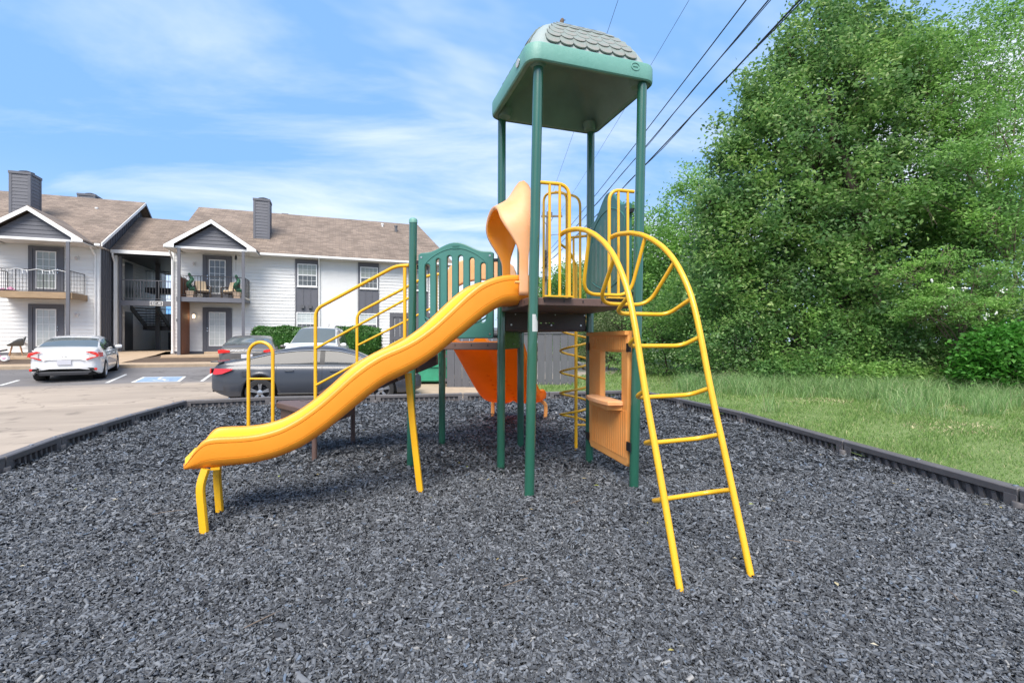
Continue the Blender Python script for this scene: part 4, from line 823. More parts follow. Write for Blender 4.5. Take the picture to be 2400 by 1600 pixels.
def window(parent, a0, a1, z0, z1, b=5.0, pane='pane_mid'):
    m = MB(); t = .055; y0, y1 = b-.09, b-.045
    m.box(a0, a0+t, y0, y1, z0, z1); m.box(a1-t, a1, y0, y1, z0, z1); m.box(a0+t, a1-t, y0, y1, z0, z0+t); m.box(a0+t, a1-t, y0, y1, z1-t, z1); zm_ = (z0+z1)/2; m.box(a0+t, a1-t, y0, y1, zm_-.03, zm_+.03)
    w = m.build('window', M['white'], parent, smooth=False)
    for q0, q1, pn in ((z0+t, zm_-.03, 'pane_dark'), (zm_+.03, z1-t, pane)):
        m = MB(); m.box(a0+t, a1-t, b-.062, b-.056, q0, q1); m.build('pane', M[pn], w, smooth=False)
        m = MB()
        for k in (1, 2, 3): x = a0+t+(a1-a0-2*t)*k/4; m.box(x-.007, x+.007, b-.075, b-.063, q0, q1)
        m.box(a0+t, a1-t, b-.073, b-.0635, (q0+q1)/2-.007, (q0+q1)/2+.007); m.build('glazing_bar', M['white'], w, smooth=False, kind='stuff')
    m = MB(); m.box(a0-.03, a1+.03, b-.11, b-.045, z0-.05, z0-.002); m.build('sill', M['white'], w, smooth=False)
def tubepart(parent, pts, r, mat, name, n=8): m = MB(); m.tube(pts, r, n); return m.build(name, M[mat], parent)
def porch(P, ac, wood):
    BF = 3.6
    # roof over the porch: inverted V running back into the main roof
    for s_ in (-1, 1):
        m = MB(); m.prism([(ac+s_*.0, 3.32, 7.42), (ac+s_*1.98, 3.32, 6.055), (ac+s_*1.98, 3.32, 5.97), (ac, 3.32, 7.32)], (0, 3.35, 0)); m.build('porch_roof', M['shingles'], P, smooth=False)
        m = MB(); m.prism([(ac+s_*.002, 3.29, 7.385), (ac+s_*1.97, 3.29, 6.03), (ac+s_*1.97, 3.29, 5.93), (ac+s_*1.55, 3.29, 5.93), (ac+s_*1.55, 3.29, 6.10), (ac+s_*.002, 3.29, 7.19)], (0, .028, 0)); m.build('rake_board', M['white'], P, smooth=False)
        m = MB(); m.box(ac+s_*1.76-.22, ac+s_*1.76+.22, 3.32, 4.9, 5.90, 5.935); m.build('soffit', M['soffit'], P, smooth=False)
    m = MB(); m.prism([(ac-1.55, 3.60, 6.05), (ac+1.55, 3.60, 6.05), (ac, 3.60, 7.16)], (0, .05, 0)); g = m.build('gable', M['dark'], P, smooth=False)
    siding(g, 0, 0, 6.04, 7.15, 3.60, 'dark', (ac, 1.56, 7.17), 'gable_board')
    wall(P, ac-1.56, ac+1.56, 3.50, 3.62, 5.93, 6.035, 'white', 'porch_beam'); wall(P, ac-1.5, ac+1.5, 3.625, 4.97, 5.95, 5.975, 'soffit', 'porch_ceiling')
    # balcony
    m = MB()
    bal = wall(P, ac-1.50, ac+1.45, 3.56, 4.97, 3.42, 3.56, 'wood' if wood else 'dark', 'balcony')
    wall(bal, ac-1.50, ac+1.45, 3.50, 3.555, 3.36, 3.585 if not wood else 3.64, 'wood' if wood else 'dark', 'fascia_board')
    if wood: wall(bal, ac+1.455, ac+1.50, 3.50, 4.97, 3.36, 3.64, 'wood', 'fascia_board')
    nb = 12
    for k in range(nb): y = 3.57+(1.40/nb)*k; wall(bal, ac-1.49, ac+1.44, y, y+1.40/nb-.008, 3.563, 3.59, 'wood' if wood else 'concrete', 'deck_board')
    posts = (-1.38, 1.37)
    for s_ in posts:
        z0 = .70
        if wood and s_ < 0: pass
        wall(P, ac+s_-.065, ac+s_+.065, 3.43, 3.56 if 0 else 3.495, z0, 5.93, 'dark', 'porch_post')
    rl = MB(); zt = 4.62
    rl.tube([(ac-1.45, 3.53, zt), (ac+1.42, 3.53, zt)], .02, 6); rl.tube([(ac-1.45, 3.53, 3.68), (ac+1.42, 3.53, 3.68)], .014, 6)
    for s_ in (-1.45, 1.42): rl.tube([(ac+s_, 3.53, zt), (ac+s_, 4.9, zt)], .02, 6); rl.tube([(ac+s_, 3.53, 3.68), (ac+s_, 4.9, 3.68)], .014, 6)
    r_ = rl.build('railing', M['darker'], P)
    bl = MB()
    for k in range(25): x = ac-1.45+2.87*k/24; bl.tube([(x, 3.53, 3.68), (x, 3.53, zt)], .0085 if k % 8 else .018, 5, False)
    for s_ in (-1.45, 1.42):
        for k in range(11): y = 3.53+1.37*k/10; bl.tube([(ac+s_, y, 3.68), (ac+s_, y, zt)], .0085 if k < 10 else .018, 5, False)
    bl.build('baluster', M['darker'], r_, kind='stuff')
    for z, pane in ((.975, 'pane_blind'), (3.69, 'pane_mid' if wood else 'pane_dark')): door(P, ac-.06, z, 5.0, pane, 1 if (wood) else -1)
    for z, lit in ((2.72, not wood), (5.42, False)):
        x = ac-1.1 if not wood else ac+1.1
        m = MB(); m.box(x-.055, x+.055, 4.88, 4.98, z-.10, z+.10); lp = m.build('wall_lamp', M['white'], P, smooth=False)
        m = MB(); m.lathe([(.035, z-.09), (.045, z-.05), (.045, z+.03), (.02, z+.06)], (x, 4.83, 0), 10)
        mm = M['tail_clear'] if not lit else lampmat; m.build('lamp_glass', mm, lp)
lampmat = bpy.data.materials.new('lit_lamp_glass'); lampmat.use_nodes = True; bs_ = lampmat.node_tree.nodes['Principled BSDF']; bs_.inputs['Emission Color'].default_value = (1, .75, .45, 1); bs_.inputs['Emission Strength'].default_value = 6
# -- left block
c1, c2_ = -6.27, .75
core = wall(B1, -16, -4.50, 5.05, 14.9, .45, 5.98, 'siding', 'wall'); fr = wall(B1, -16, -4.34, 5.0, 5.05, .45, 5.98, 'siding', 'front_wall')
siding(fr, -16, -4.40, .92, 5.96); wall(B1, -4.42, -4.30, 4.965, 5.10, .8, 5.98, 'white', 'corner_board'); wall(B1, -16, -4.40, 4.975, 5.0-.001, .60, .918, 'dark', 'plinth')
roof_slab(B1, -16.2, -4.00, 4.40, EZ+.08, 10, RZ+.08)
gw = MB(); gw.prism([(-4.49, 5.055, .75), (-4.49, 14.95, .75), (-4.49, 14.95, 6.35), (-4.49, 10, 9.30), (-4.49, 5.055, 6.35)], (.13, 0, 0)); gwo = gw.build('gable_wall', M['dark'], B1, smooth=False)
for k in range(34):
    y = 5.16+.29*k; zt = (6.28+(min(y, 20-y)-5.055)*.596); z0 = .78 if y < 6.7 else 5.9
    if y > 14.8: break
    wall(gwo, -4.362, -4.325, y-.022, y+.022, z0, zt, 'dark', 'batten')
wall(gwo, -4.362, -4.335, 5.06, 6.62, 3.52, 3.58, 'dark', 'joint_trim')
sw = wall(gwo, -4.358, -4.342, 6.72, 14.9, .9, 5.9, 'siding_shaded', 'passage_wall'); siding(sw, 6.74, 14.85, .95, 5.85, -4.342, 'siding_shaded', axis='b', sgn=1, name='passage_board')
for z in (.95, 3.66): wall(gwo, -4.34, -4.27, 7.9, 9.0, z, z+2.1, 'darker', 'passage_door'); wall(gwo, -4.34, -4.28, 7.75, 7.89, z, z+2.2, 'siding_shaded', 'door_casing')
for z in (2.75, 5.45): m = MB(); m.lathe([(.02,0),(.07,.03),(.085,.09),(.06,.15),(.02,.17)], (-4.24, 7.5, z), 12); m.build('globe_lamp', M['white'], gwo)
for s_ in (1,):   # white rake trim on the gable end
    m = MB(); m.prism([(-4.02, 4.36, EZ-.10), (-4.02, 10, RZ-.10), (-4.02, 10, RZ+.06), (-4.02, 4.36, EZ+.06)], (.05, 0, 0)); m.build('rake_board', M['white'], B1, smooth=False)
    m = MB(); m.prism([(-4.02, 15.64, EZ-.10), (-4.02, 10, RZ-.10), (-4.02, 10, RZ+.06), (-4.02, 15.64, EZ+.06)], (.05, 0, 0)); m.build('rake_board', M['darker'], B1, smooth=False)
def gutter(P, a0, a1, b, z):
    m = MB(); m.box(a0, a1, b-.10, b+.02, z-.11, z); m.build('gutter', M['white'], P, smooth=False)
    wall(P, a0, a1, b+.03, 5.0, z-.14, z-.115, 'soffit', 'eave_soffit')
gutter(B1, -16, c1-2.0, 4.40, EZ+.02); gutter(B1, c1+2.0, -4.05, 4.40, EZ+.02)
def downspout(P, a, b0, b1, zt, zb): tubepart(P, round_path([(a, b0, zt), (a, b0, zt-.15), (a, b1, zt-.45), (a, b1, zb+.2), (a, b1-.12, zb)], .08), .045, 'white', 'downspout')
downspout(B1, -4.46, 4.42, 4.92, EZ, .85)
porch(B1, c1, True); chimney(B1, -8.22, -7.40, 6.0, 6.95, 6.7, 9.58); chimney(B1, -8.5, -7.6, 13.2, 14.2, 6.9, 10.55)
m = MB(); m.lathe([(.13, 8.20), (.06, 8.36), (.06, 8.62), (.08, 8.63), (.08, 8.70)], (-5.75, 8.5, 0), 12); m.build('roof_vent', M['white'], B1)
# -- right block
fr2 = wall(B2, -1.35, 12.6, 5.0, 5.06, .45, 6.0, 'siding', 'front_wall'); wall(B2, -1.35, 12.6, 5.07, 14.9, .45, 5.98, 'siding', 'wall')
for a0, a1 in ((-1.25, 4.36), (8.86, 10.5), (11.72, 12.6)): siding(fr2, a0, a1, .92, 5.98)
wall(fr2, 5.60, 7.64, 4.965, 4.998, .6, 5.99, 'brick', 'brick_panel'); wall(B2, -1.35, -1.22, 4.96, 5.10, .8, 5.98, 'white', 'corner_board')
wall(B2, -1.2, 4.3, 4.975, 4.999, .60, .918, 'dark', 'plinth')
for k, (a0, a1) in enumerate(((4.40, 5.56), (7.68, 8.82), (10.55, 11.68))):
    p_ = wall(B2, a0, a1, 4.93, 4.997, .6, 6.0, 'dark', 'window_panel')
    for x in np.linspace(a0+.03, a1-.03, 4): wall(p_, x-.02, x+.02, 4.905, 4.928, 3.06, 4.38, 'dark', 'panel_batten')
    wall(p_, a0+.0, a1, 4.90, 4.928, 5.72, 5.98, 'dark', 'panel_head')
    window(B2, a0+.11, a1-.05, 4.44, 5.68, 4.97, 'pane_mid'); window(B2, a0+.06, a1-.10, 1.78, 3.02, 4.97, 'pane_blind')
    if k == 0:
        for x in (4.78, 5.16): wall(p_, x-.08, x+.08, 4.80, 4.90, 3.24, 3.42, 'fence', 'vent_hood')
m = MB(); x1e = 13.1
m.prism([(-1.3, 4.40, EZ+.08), (-1.3, 10, RZ+.08), (-1.3, 15.6, EZ+.08), (-1.3, 15.6, EZ-.05), (-1.3, 10, RZ-.06), (-1.3, 4.40, EZ-.05)], (13.1, 0, 0)); ro = m
ro.v = [(x if x < 0 else (13.1 if abs(y-10) > 1 else 11.85), y, z) for x, y, z in ro.v]; ro.build('roof', M['shingles'], B2, smooth=False)
gutter(B2, c2_+2.0, 13.0, 4.40, EZ+.02)
gutter(B2, -1.3, c2_-2.0, 4.40, EZ+.02) if 0 else None
downspout(B2, 5.62, 4.42, 4.90, EZ, .8); downspout(B2, -1.27, 4.42, 4.85, EZ, .8)
porch(B2, c2_, False); chimney(B2, 2.2, 3.02, 6.0, 6.9, 6.7, 9.32)
wall(B2, 3.1, 3.5, 11.5, 12.2, 8.0, 9.95, 'dark', 'rear_chimney')
m = MB(); m.lathe([(.13, 8.75), (.06, 8.9), (.06, 9.15), (.09, 9.16), (.09, 9.25)], (9.4, 9.2, 0), 12); m.build('roof_vent', M['white'], B2)
m = MB(); m.lathe([(.12, 8.2), (.09, 8.3), (.09, 8.95), (.12, 8.96), (.10, 9.03)], (10.2, 8.5, 0), 12); m.build('roof_flue', M['fence'], B2)
# reddish partition beside the lower porch
wall(B2, c2_-1.43, c2_-1.30, 3.58, 4.96, .78, 3.40, 'redwood', 'side_partition'); wall(B2, c2_-1.44, c2_-1.36, 3.7, 4.9, 3.60, 4.55, 'redwood', 'balcony_screen')
m = MB(); m.box(-1.12, -.98, 4.93, 4.975, 2.42, 2.58); m.build('number_plate', M['darker'], B2, smooth=False)
# stair passage between the blocks
roof_slab(B2, -4.29, -1.31, 6.15, 6.12, 10, 8.66, .12, 'passage_roof')
wall(B2, -4.27, -1.36, 6.08, 6.16, 5.92, 6.10, 'white', 'passage_gutter'); wall(B2, -4.25, -1.36, 6.3, 13.5, 5.86, 5.88, 'darker', 'passage_ceiling')
wall(B2, -4.24, -4.12, 6.42, 6.54, .85, 5.86, 'white', 'passage_post'); wall(B2, -4.10, -3.98, 6.58, 6.70, .85, 5.86, 'dark', 'passage_post')
downspout(B2, -4.20, 6.12, 6.36, 5.95, .85)
wall(B2, -3.98, -1.37, 6.50, 6.60, 3.29, 3.56, 'dark', 'landing_beam'); wall(B2, -3.98, -1.37, 6.605, 7.3, 3.42, 3.55, 'darker', 'landing_floor'); wall(B2, -2.6, -1.37, 7.305, 8.6, 3.42, 3.55, 'darker', 'landing_floor')
rl = MB(); rl.tube([(-3.98, 6.55, 4.62), (-1.37, 6.55, 4.62)], .025, 6); rl.tube([(-3.98, 6.55, 3.66), (-1.37, 6.55, 3.66)], .018, 6); r_ = rl.build('landing_railing', M['dark'], B2)
bl = MB()
for k in range(20): x = -3.95+2.55*k/19; bl.tube([(x, 6.55, 3.66), (x, 6.55, 4.62)], .011 if k % 6 else .022, 5, False)
bl.build('baluster', M['fence'], r_, kind='stuff')
stt = MB()
for s_ in (-3.85, -2.70):
    stt.prism([(s_, 7.3, 3.42), (s_, 7.3, 3.12), (s_, 9.6, 2.10), (s_, 9.6, 2.40)], (.06, 0, 0))
stt.box(-3.22, -3.02, 9.0, 9.2, .9, 5.84); sto = stt.build('staircase', M['darker'], B2, smooth=False)
for k in range(8): z = 3.38-.135*k; y = 7.32+.285*k; wall(sto, -3.78, -2.705, y, y+.28, z-.045, z, 'darker', 'stair_tread')
wall(sto, -4.0, -1.40, 9.6, 11.0, 2.08, 2.34, 'darker', 'half_landing'); wall(sto, -3.9, -1.40, 9.6, 11.0, 4.25, 4.55, 'darker', 'upper_half_landing')
rl = MB()
for z in (3.3, 5.5): rl.tube([(-3.9, 9.65, z), (-1.42, 9.65, z)], .022, 6)
for k in range(14): x = -3.85+2.4*k/13; rl.tube([(x, 9.65, 2.34), (x, 9.65, 3.3)], .011, 5, False); rl.tube([(x, 9.65, 4.55), (x, 9.65, 5.5)], .011, 5, False)
rl.build('stair_railing', M['darker'], sto)
wall(B2, -4.2, -2.5, 13.0, 13.1, .9, 3.2, 'siding_shaded', 'passage_back_wall')
m = MB(); m.box(-3.5, -3.1, 12.3, 12.9, .92, 2.0); m.box(-2.9, -2.6, 12.3, 12.9, .92, 1.8); m.build('meter_cabinet', M['darker'], B2, smooth=False)
# address sign (flat lettering on a framed board)
SG = thing('address_sign', 'small dark address board reading 831-40 on the beam of the stair passage', 'sign', (P0[0]+ea[0]*-2.42+eb[0]*6.49, P0[1]+ea[1]*-2.42+eb[1]*6.49, 3.425), BA)
m = MB(); m.box(-.28, .28, -.02, .008, -.11, .11); m.build('board', M['darker'], SG, smooth=False)
m = MB(); m.box(-.29, .29, -.03, -.021, .088, .115); m.box(-.29, .29, -.03, -.021, -.115, -.088); m.box(-.29, -.262, -.03, -.021, -.0875, .0875); m.box(.262, .29, -.03, -.021, -.0875, .0875); m.build('frame', M['white'], SG, smooth=False)
tx = bpy.data.curves.new('lettering', 'FONT'); tx.body = '831-40'; tx.size = .155; tx.extrude = .002; tx.align_x = 'CENTER'; tx.align_y = 'CENTER'; tx.offset = .003
to = bpy.data.objects.new('lettering', tx); COL.objects.link(to); dg = bpy.context.evaluated_depsgraph_get(); tme = bpy.data.meshes.new_from_object(to.evaluated_get(dg)); bpy.data.objects.remove(to)
tme.materials.clear(); tme.materials.append(M['white']); to = link('lettering', tme, SG, loc=(0, -.0225, 0), rot=(pi/2, 0, 0))
# ---------------------------------------------------------------- fence, gate, dumpster, pole, cables
def fence_run(name, label, a, b, h, n, z0, rails, mat='fence', cap=True):
    a = Vector(a); b = Vector(b); d = (b-a).normalized(); L_ = (b-a).length; o = thing(name, label, 'fence' if name != 'enclosure_gate' else 'gate', a, math.atan2(d.y, d.x))
    st = L_/n
    for k in range(n):
        dz = RNG.uniform(-.008, .008); m = MB(); m.box(st*k+.006, st*(k+1)-.006, -.012+RNG.uniform(-.009, .009), .012, z0, h+dz); m.build('fence_board', M[mat], o, smooth=False)
    for z in rails: m = MB(); m.box(0, L_, .0125, .052, z-.045, z+.045); m.build('rail', M[mat], o, smooth=False)
    for k in range(int(L_/2.2)+2): x = min(k*2.2+.05, L_-.05); m = MB(); m.box(x-.045, x+.045, .053, .143, -.2, h-.02); m.build('fence_post', M[mat], o, smooth=False)
    if cap: m = MB(); m.box(-.02, L_+.02, -.05, .07, h+.012, h+.055); m.build('cap_rail', M[mat], o, smooth=False)
    if cap: m = MB(); m.box(0, L_, -.036, -.0165, h-.13, h-.01); m.build('trim_board', M[mat], o, smooth=False)
    return o
fence_run('board_fence', 'long grey vertical board fence standing behind the play tower', (-2.05, 15.25, -.05), (1.98, 15.05, -.03), 1.84, 17, -.05, (.25, 1.0, 1.6))
fence_run('board_fence', 'grey board fence side return running back beside the green dumpster', (-2.05, 15.3, -.05), (-2.35, 20.2, .05), 1.84, 20, -.05, (.25, 1.0, 1.6))
g = fence_run('enclosure_gate', 'tall dark framed board gate beside the white block, seen past the stair rails', (-6.05, 23.9, .30), (-3.4, 24.6, .35), 2.55, 11, -.1, (.35, 1.25, 2.3), cap=False)
for z in (.12, 1.28, 2.42):
    m = MB(); m.box(0, 2.73, -.045, -.0165, z-.09, z+.09); m.build('cross_board', M['fence'], g, smooth=False)
for x in (.08, 1.38, 2.66): m = MB(); m.box(x-.08, x+.08, -.047, -.017, .214, 1.186); m.box(x-.08, x+.08, -.047, -.017, 1.374, 2.326); m.build('stile', M['fence'], g, smooth=False)
DP = thing('dumpster', 'green steel dumpster with sloping base standing on the tan gravel apron', 'dumpster', (-2.95, 15.9, .03), radians(4))
m = MB(); m.prism([(-.95,0,.62),(-.62,0,.06),(.85,0,.06),(.85,0,1.45),(-1.05,0,1.25)], (0, 1.7, 0)); b_ = m.build('body', M['bin'], DP, bevel=.015)
for z, dx_ in ((.60,.0),(1.20,.0)): m = MB(); m.box(-1.0, .9, -.05, -.002, z-.05, z+.05); m.build('side_rib', M['bin'], DP, smooth=False)
m = MB(); m.box(-.75, .9, -.04, -.003, .10, .16); m.build('base_rail', M['bin'], DP, smooth=False)
m = MB(); m.prism([(-1.08,-.03,1.262),(.88,-.03,1.462),(.88,-.03,1.50),(-1.08,-.03,1.30)], (0, 1.78, 0)); m.build('lid', M['black'], DP, bevel=.01)
for x in (-.55, .7):
    for y in (.1, 1.5): m = MB(); m.box(x-.06, x+.06, y, y+.1, -.03, .06); m.build('skid', M['black'], DP, smooth=False)
UP = thing('utility_pole', 'weathered wooden utility pole with one crossarm seen through the yellow gate bars', 'utility pole', (2.08, 32, 0))
m = MB(); m.tube([(0,0,-.2),(.14,0,5),(.30,0,10.0)], [.15,.12,.095], 12); m.build('pole', M['pole'], UP)
m = MB(); m.box(-.15, 1.25, -.12, -.02, 9.62, 9.74); m.build('crossarm', M['pole'], UP, smooth=False)
for x in (-.05, .55, 1.15): m = MB(); m.lathe([(.03,9.74),(.05,9.80),(.03,9.85),(.05,9.90),(.02,9.96)], (x,-.07,0), 10); m.build('insulator', M['fence'], UP)
for s_ in (-.35, .35): m = MB(); m.tube([(.27,-.08,8.95),(.27+s_,-.08,9.6)], .02, 6); m.build('arm_brace', M['fence'], UP)
m = MB(); m.tube(round_path([(.22,0,8.0),(.45,-.05,8.45),(1.1,-.05,8.5)], .2), .02, 6); m.build('bracket_arm', M['fence'], UP)
for z in (7.3, 6.9, 6.5, 5.6): m = MB(); m.box(-.02, .2, -.22, -.1, z-.12, z+.12); m.build('cable_clamp', M['darker'], UP, smooth=False)
def cable(a, b, r, sag, label, group=None, twist=False):
    a = Vector(a); b = Vector(b); pts = [a.lerp(b, t)-Vector((0, 0, sag*4*t*(1-t))) for t in np.linspace(0, 1, 41)]
    o = thing('overhead_cable', label, 'cable', tuple(a), 0, 'overhead cables', world=True)
    m = MB(); m.tube(pts, r, 6); m.build('wire', M['cable'], o)
    if twist:
        m = MB(); m.tube([p+Vector((r*1.6*cos(i*1.1), 0, r*1.6*sin(i*1.1)-r)) for i, p in enumerate(pts)], r*.6, 5); m.build('lashed_wire', M['cable'], o)
cable((2.22, 31.8, 7.15), (4.39, -2.0, 7.15), .0115, .30, 'uppermost of the three thick black overhead cables running to the wooden pole', twist=False)
cable((2.20, 31.8, 6.85), (4.72, -3.0, 6.98), .012, .30, 'middle one of the three thick black overhead cables', twist=True)
cable((2.18, 31.8, 6.45), (5.08, -4.0, 6.72), .016, .30, 'lowest and thickest of the three black overhead cables', twist=True)
cable((2.2, 31.9, 9.96), (3.5, -6, 12.2), .006, .5, 'hair thin overhead wire passing just above the canopy peak')
cable((3.2, 31.9, 9.96), (6.2, -6, 12.0), .006, .5, 'hair thin overhead wire passing beside the canopy corner towards the trees')
cable((2.2, 31.8, 5.6), (-14, 40, 6.5), .012, .4, 'slack black cable leaving the wooden pole low towards the white block')
# ---------------------------------------------------------------- cars
def car(name, label, loc, rz, spec):
    o = thing(name, label, 'car', loc, rz); Lh = spec['L']/2; Wd = spec['W']/2; tr = spec['tyre']; wb0, wb1 = spec['axles']
    top, belt = zip(*spec['top']), zip(*spec['belt']); tx, tz = top; bx, bz = belt; sill = spec.get('sill', .24)
    xs = sorted(set([round(float(x), 4) for x in np.concatenate([np.linspace(-Lh, -Lh+.5, 14), np.linspace(-Lh+.55, Lh-.55, 66), np.linspace(Lh-.5, Lh, 14), *[[s_-.006, s_+.006] for s_ in spec['seams']]])])); n = len(xs); X = np.array(xs)
    ZT = sm(list(zip(tx, tz)), X if 0 else np.linspace(-Lh, Lh, 500), .05); ZT = np.interp(X, np.linspace(-Lh, Lh, 500), ZT); ZB = np.interp(X, bx, bz)
    Hm = max(ZT); rings = []; G = []
    for x, zt, zbelt in zip(X, ZT, ZB):
        e = abs(x)/Lh; w = Wd*(1-.05*e**3-.16*e**14); zs = sill+ (.16 if x < 0 else .10)*max(0, (e-.82)/.18)**1.5
        ra = tr+.055; zb = zs
        for ax in (wb0, wb1):
            q = ra*ra-(x-ax)**2
            if q > 0: zb = max(zb, tr+math.sqrt(q))
        zt = max(zt, zbelt+.02); g = max(0, min(1, (zt-zbelt-.05)/(Hm-np.interp(0, bx, bz)-.08))); G.append(g)
        wt = w*(.90-.20*g); zm = lambda t: zb+(zbelt-zb)*t
        R = [(w*.90, zb-.0), (w*.965, zb+.02), (w*.99, max(zb+.04, zs+.12)), (w*1.0, max(zb+.06, .40)), (w*1.0, max(zb+.08, .55)), (w*.985, max(zb+.10, zbelt-.20)), (w*.978, max(zb+.12, zbelt-.12)), (w*.945, zbelt-.03), (w*.925, zbelt)]
        for t, k in ((.12, .04), (.5, .45), (.86, .84)): R.append((w*.925+(wt-w*.925)*k, zbelt+(zt-.035*g-.004-zbelt)*t))
        R += [(wt*.965, zt-.035*g-.004), (wt*.88, zt-.014*g-.002), (wt*.5, zt+.004), (0, zt+.010)]
        rings.append([(x, y, z) for y, z in R])
    NR = len(rings[0])
    # end caps: extra shrunk rings, pushed out a little
    def cap(r, s_, out_):
        zc = .62; return [(r[0][0]+out_*(1 if r[0][0] > 0 else -1), y*s_, zc+(z-zc)*(.5+.5*s_)) for _, y, z in r]
    rings = [cap(rings[0], .55, .05), cap(rings[0], .90, .025)]+rings+[cap(rings[-1], .90, .025), cap(rings[-1], .55, .05)]
    X2 = [X[0], X[0]]+list(X)+[X[-1], X[-1]]; G2 = [0, 0]+G+[0, 0]; ZT2 = [0, 0]+list(ZT)+[0, 0]
    V = []; idx = {}
    for i, r in enumerate(rings):
        for j, (x, y, z) in enumerate(r):
            idx[i, j, 1] = len(V); V.append((x, y, z))
            if j < NR-1: idx[i, j, -1] = len(V); V.append((x, -y, z))
            else: idx[i, j, -1] = idx[i, j, 1]
    groups = {'body': [], 'side_window': [], 'windshield': [], 'rear_window': [], 'seam': []}
    sw0, sw1 = spec['sidewin']; ws, rw_ = spec['ws'], spec['rw']
    for i in range(len(rings)-1):
        xm_ = (X2[i]+X2[i+1])/2; seam = any(abs(xm_-s_) < .004 for s_ in spec['seams'])
        for j in range(NR-1):
            gm = (G2[i]+G2[i+1])/2; nm = 'body'
            if 8 <= j <= 10 and sw0 < xm_ < sw1 and gm > .16: nm = 'side_window' if not any(abs(xm_-p) < .045 for p in spec['pillars']) else 'pillar'
            elif j >= 12 and ws[0] < xm_ < ws[1]: nm = 'windshield'
            elif j >= 12 and rw_[0] < xm_ < rw_[1]: nm = 'rear_window'
            elif seam and 2 <= j <= 7: nm = 'seam'
            for s_ in (1, -1):
                f = [idx[i, j, s_], idx[i+1, j, s_], idx[i+1, j+1, s_], idx[i, j+1, s_]]
                f = list(dict.fromkeys(f)); groups.setdefault(nm, []).append(f if s_ > 0 else f[::-1])
    for i in (0, len(rings)-1):
        groups['body'].append([idx[i, j, 1] for j in range(NR)]+[idx[i, j, -1] for j in range(NR-2, -1, -1)])
    mats = {'body': spec['paint'], 'seam': M['black'], 'side_window': M['glass'], 'windshield': spec.get('wsmat', M['glass']), 'rear_window': spec.get('rwmat', M['glass']), 'pillar': M['black']}
    body = None
    for nm, fs in groups.items():
        if not fs: continue
        used = sorted({k for f in fs for k in f}); mp = {k: q for q, k in enumerate(used)}; m = MB(); m.add([V[k] for k in used], [[mp[k] for k in f] for f in fs])
        if nm == 'side_window':
            for sg in (1, -1):
                ff = [f for f in fs if sum(V[k][1] for k in f)*sg > 0]; used = sorted({k for f in ff for k in f}); mp = {k: q for q, k in enumerate(used)}; m = MB(); m.add([V[k] for k in used], [[mp[k] for k in f] for f in ff]); m.build('side_window', mats[nm], o, ang=50)
            continue
        if nm in ('seam', 'pillar'):
            keys = sorted({(round(sum(V[k][0] for k in f)/len(f)/.3), sum(V[k][1] for k in f) > 0) for f in fs})
            for ky in keys:
                ff = [f for f in fs if (round(sum(V[k][0] for k in f)/len(f)/.3), sum(V[k][1] for k in f) > 0) == ky]; used = sorted({k for f in ff for k in f}); mp = {k: q for q, k in enumerate(used)}
                m = MB(); m.add([V[k] for k in used], [[mp[k] for k in f] for f in ff]); m.build({'seam': 'door_seam', 'pillar': 'window_pillar'}[nm], mats[nm], o, ang=50)
            continue
        q = m.build(nm, mats[nm], o, ang=50)
        if nm == 'body': body = q
    # dark floor pan and wheel wells
    m = MB(); m.box(-Lh+.35, Lh-.35, -Wd*.78, Wd*.78, .19, .62); m.build('floor_pan', M['black'], o, smooth=False)
    for ax in (wb0, wb1):
        for sy in (1, -1):
            w = MB(); y0 = sy*(Wd-.01); wd = .21
            prof = [(tr*.66, 0), (tr*.72, -.004), (tr*.93, .0), (tr*.985, .018), (tr, .045), (tr, wd-.045), (tr*.98, wd-.015), (tr*.9, wd)]
            w.lathe([(r, y0-sy*h) for r, h in prof], (ax, 0, tr), 28, 'y', caps=False); T = w.build('wheel', M['tyre'], o)
            m = MB(); m.lathe([(tr*.665, y0-sy*.0), (tr*.64, y0-sy*.012), (tr*.60, y0-sy*.05), (tr*.58, y0-sy*.09)], (ax, 0, tr), 28, 'y', caps=False); m.build('rim', M['alloy'], T)
            m = MB(); m.lathe([(tr*.62, y0-sy*.095), (.02, y0-sy*.095)], (ax, 0, tr), 24, 'y'); m.build('brake_disc', M['darker'], T)
            m = MB()
            for k in range(spec.get('spokes', 5)):
                a = 2*pi*k/spec.get('spokes', 5)+.3
                for da in ((-.13, .13) if spec.get('spokes', 5) == 5 else (0,)):
                    p = Vector((ax+cos(a+da*.3)*.05, y0-sy*.030, tr+sin(a+da*.3)*.05)); q_ = Vector((ax+cos(a+da)*tr*.625, y0-sy*.018, tr+sin(a+da)*tr*.625)); m.beam(p, q_, .038, .022, up=(0, sy, 0))
            m.lathe([(.07, y0-sy*.036), (.065, y0-sy*.016), (.03, y0-sy*.010)], (ax, 0, tr), 16, 'y'); m.build('spoke', M['alloy'], T)
            m = MB(); m.lathe([(tr+.05, y0-sy*.06), (tr+.052, y0-sy*.30)], (ax, 0, tr), 24, 'y', caps=False); m.build('wheel_well', M['black'], o)
